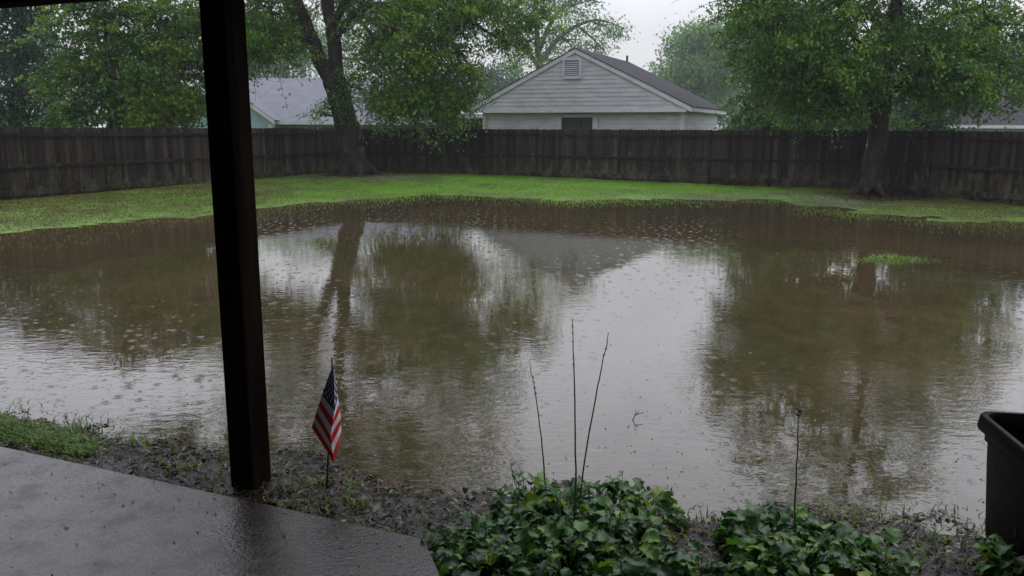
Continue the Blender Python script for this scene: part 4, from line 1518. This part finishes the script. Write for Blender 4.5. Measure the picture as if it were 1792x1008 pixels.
AA = np.linspace(0, 1, na + 1)
BB = np.linspace(0, 3, nb + 1)
Vf = np.array([flag_pt(a_, b_) for a_ in AA for b_ in BB])
ii = np.arange((na + 1) * (nb + 1)).reshape(na + 1, nb + 1)
Qf = np.stack([ii[:-1, :-1], ii[1:, :-1], ii[1:, 1:], ii[:-1, 1:]], -1).reshape(-1, 4)
ca = np.repeat((AA[:-1] + AA[1:]) / 2, nb)
cb = np.tile((BB[:-1] + BB[1:]) / 2, na)
mi = np.where((np.floor(ca * 13).astype(int) % 2) == 0, 0, 1)
fly = np.where(cb < 1, cb * .27, .27 + (cb - 1) * .13)
can = (ca < 7 / 13) & (fly < .42)
mi = np.where(can, 2, mi)
ra_, rb_ = ca / (7 / 13), fly / .42
star = np.zeros(len(ca), bool)
for r_ in range(9):
    for c_ in range(11):
        if (r_ + c_) % 2 == 0:
            da, db = (ra_ - (r_ + 1) / 10) * .54 * .30, (rb_ - (c_ + 1) / 12) * .42 * .46
            ang = np.arctan2(db, -da)
            rad_ = np.hypot(da, db)
            k5 = np.abs(((ang + PI / 5) % (2 * PI / 5)) - PI / 5)
            star |= rad_ < .0078 * (1 - .42 * k5 / (PI / 5))
mi = np.where(can & star, 1, mi)
cl = mesh_np('cloth', Vf, Qf, mats=[MAT['red'], MAT['white'], MAT['navy']], matidx=mi, smooth=True, parent=e)
base(e, f0)
tag(e, 'small stars and stripes flag hanging limp on a stick beside the porch post', 'flag')

# ---------------------------------------------------------------- black plastic tub
tz = .635
c0 = onz(1705, 717, tz)
f1 = onz(1792, 789, tz)
a1 = (f1 - c0)
a1 /= np.linalg.norm(a1)
a2 = np.array([-a1[1], a1[0], 0])
if a2 @ np.array([1., 0, 0]) < 0:
    a2 = -a2
LW, LD = .66, .46


def rrect(cx_, cy_, hx, hy, r, n=6):
    pts = []
    for (sx_, sy_, a0_) in ((1, 1, 0), (-1, 1, PI / 2), (-1, -1, PI), (1, -1, 3 * PI / 2)):
        for k in range(n + 1):
            a_ = a0_ + PI / 2 * k / n
            pts.append((cx_ + sx_ * (hx - r) + r * math.cos(a_), cy_ + sy_ * (hy - r) + r * math.sin(a_)))
    return pts


tc0 = c0 + a1 * LW / 2 + a2 * LD / 2
tc0[2] = 0


def loft(prof, name, e):
    """prof: (inset, z, corner radius)"""
    mb = MB()
    vs, n = [], None
    for ins_, z_, r_ in prof:
        ring = rrect(0, 0, LW / 2 - ins_, LD / 2 - ins_, r_)
        n = len(ring)
        vs += [tc0 + a1 * x_ + a2 * y_ + up * z_ for x_, y_ in ring]
    m_ = len(prof)
    fs = [(i * n + k, i * n + (k + 1) % n, (i + 1) * n + (k + 1) % n, (i + 1) * n + k) for i in range(m_ - 1) for k in range(n)]
    fs += [tuple((m_ - 1) * n + k for k in range(n))]
    mb.add(vs, fs, 0, .5, True)
    o = mb.build(name, MAT['bin'], e)
    md = o.modifiers.new('edge', 'EDGE_SPLIT')
    md.split_angle = math.radians(40)
    return o


E4 = empty('plastic_tub')
loft([(.072, .02, .05), (.045, .40, .06), (.040, .505, .06), (.028, .51, .065), (.026, tz - .05, .065), (.045, tz - .05, .06), (.05, .42, .055), (.08, .05, .045)], 'body', E4)
loft([(.026, tz - .075, .065), (.001, tz - .075, .075), (-.004, tz - .062, .078), (.002, tz - .008, .078), (.010, tz, .075), (.03, tz, .065), (.036, tz - .008, .06), (.036, tz - .055, .06)][:8], 'rim', E4)
rm_ = [o for o in COL.objects if o.name.startswith('rim')][-1]
me_ = rm_.data                              # open the rim: drop the cap polygon
import bmesh
bm = bmesh.new()
bm.from_mesh(me_)
bmesh.ops.delete(bm, geom=[f for f in bm.faces if len(f.verts) > 4], context='FACES')
bm.to_mesh(me_)
bm.free()
base(E4, tc0)
tag(E4, 'black plastic tub with a thick rolled rim at the right edge of the bank', 'tub')

# ---------------------------------------------------------------- rain haze
hm = bpy.data.materials.new('rain_haze')
hm.use_nodes = True
ht = hm.node_tree
for n_ in list(ht.nodes):
    ht.nodes.remove(n_)
ho = N(ht, 'ShaderNodeOutputMaterial')
pv = N(ht, 'ShaderNodeVolumePrincipled', inp={'Color': (.9, .93, 1.0, 1), 'Density': .0007, 'Anisotropy': .2})
L(ht, pv, 0, ho, 'Volume')
b = MB()
b.box((0, 120, 12), (270, 160, 13.5))
hz_ = b.build('haze', hm)
tag(hz_, kind='stuff')
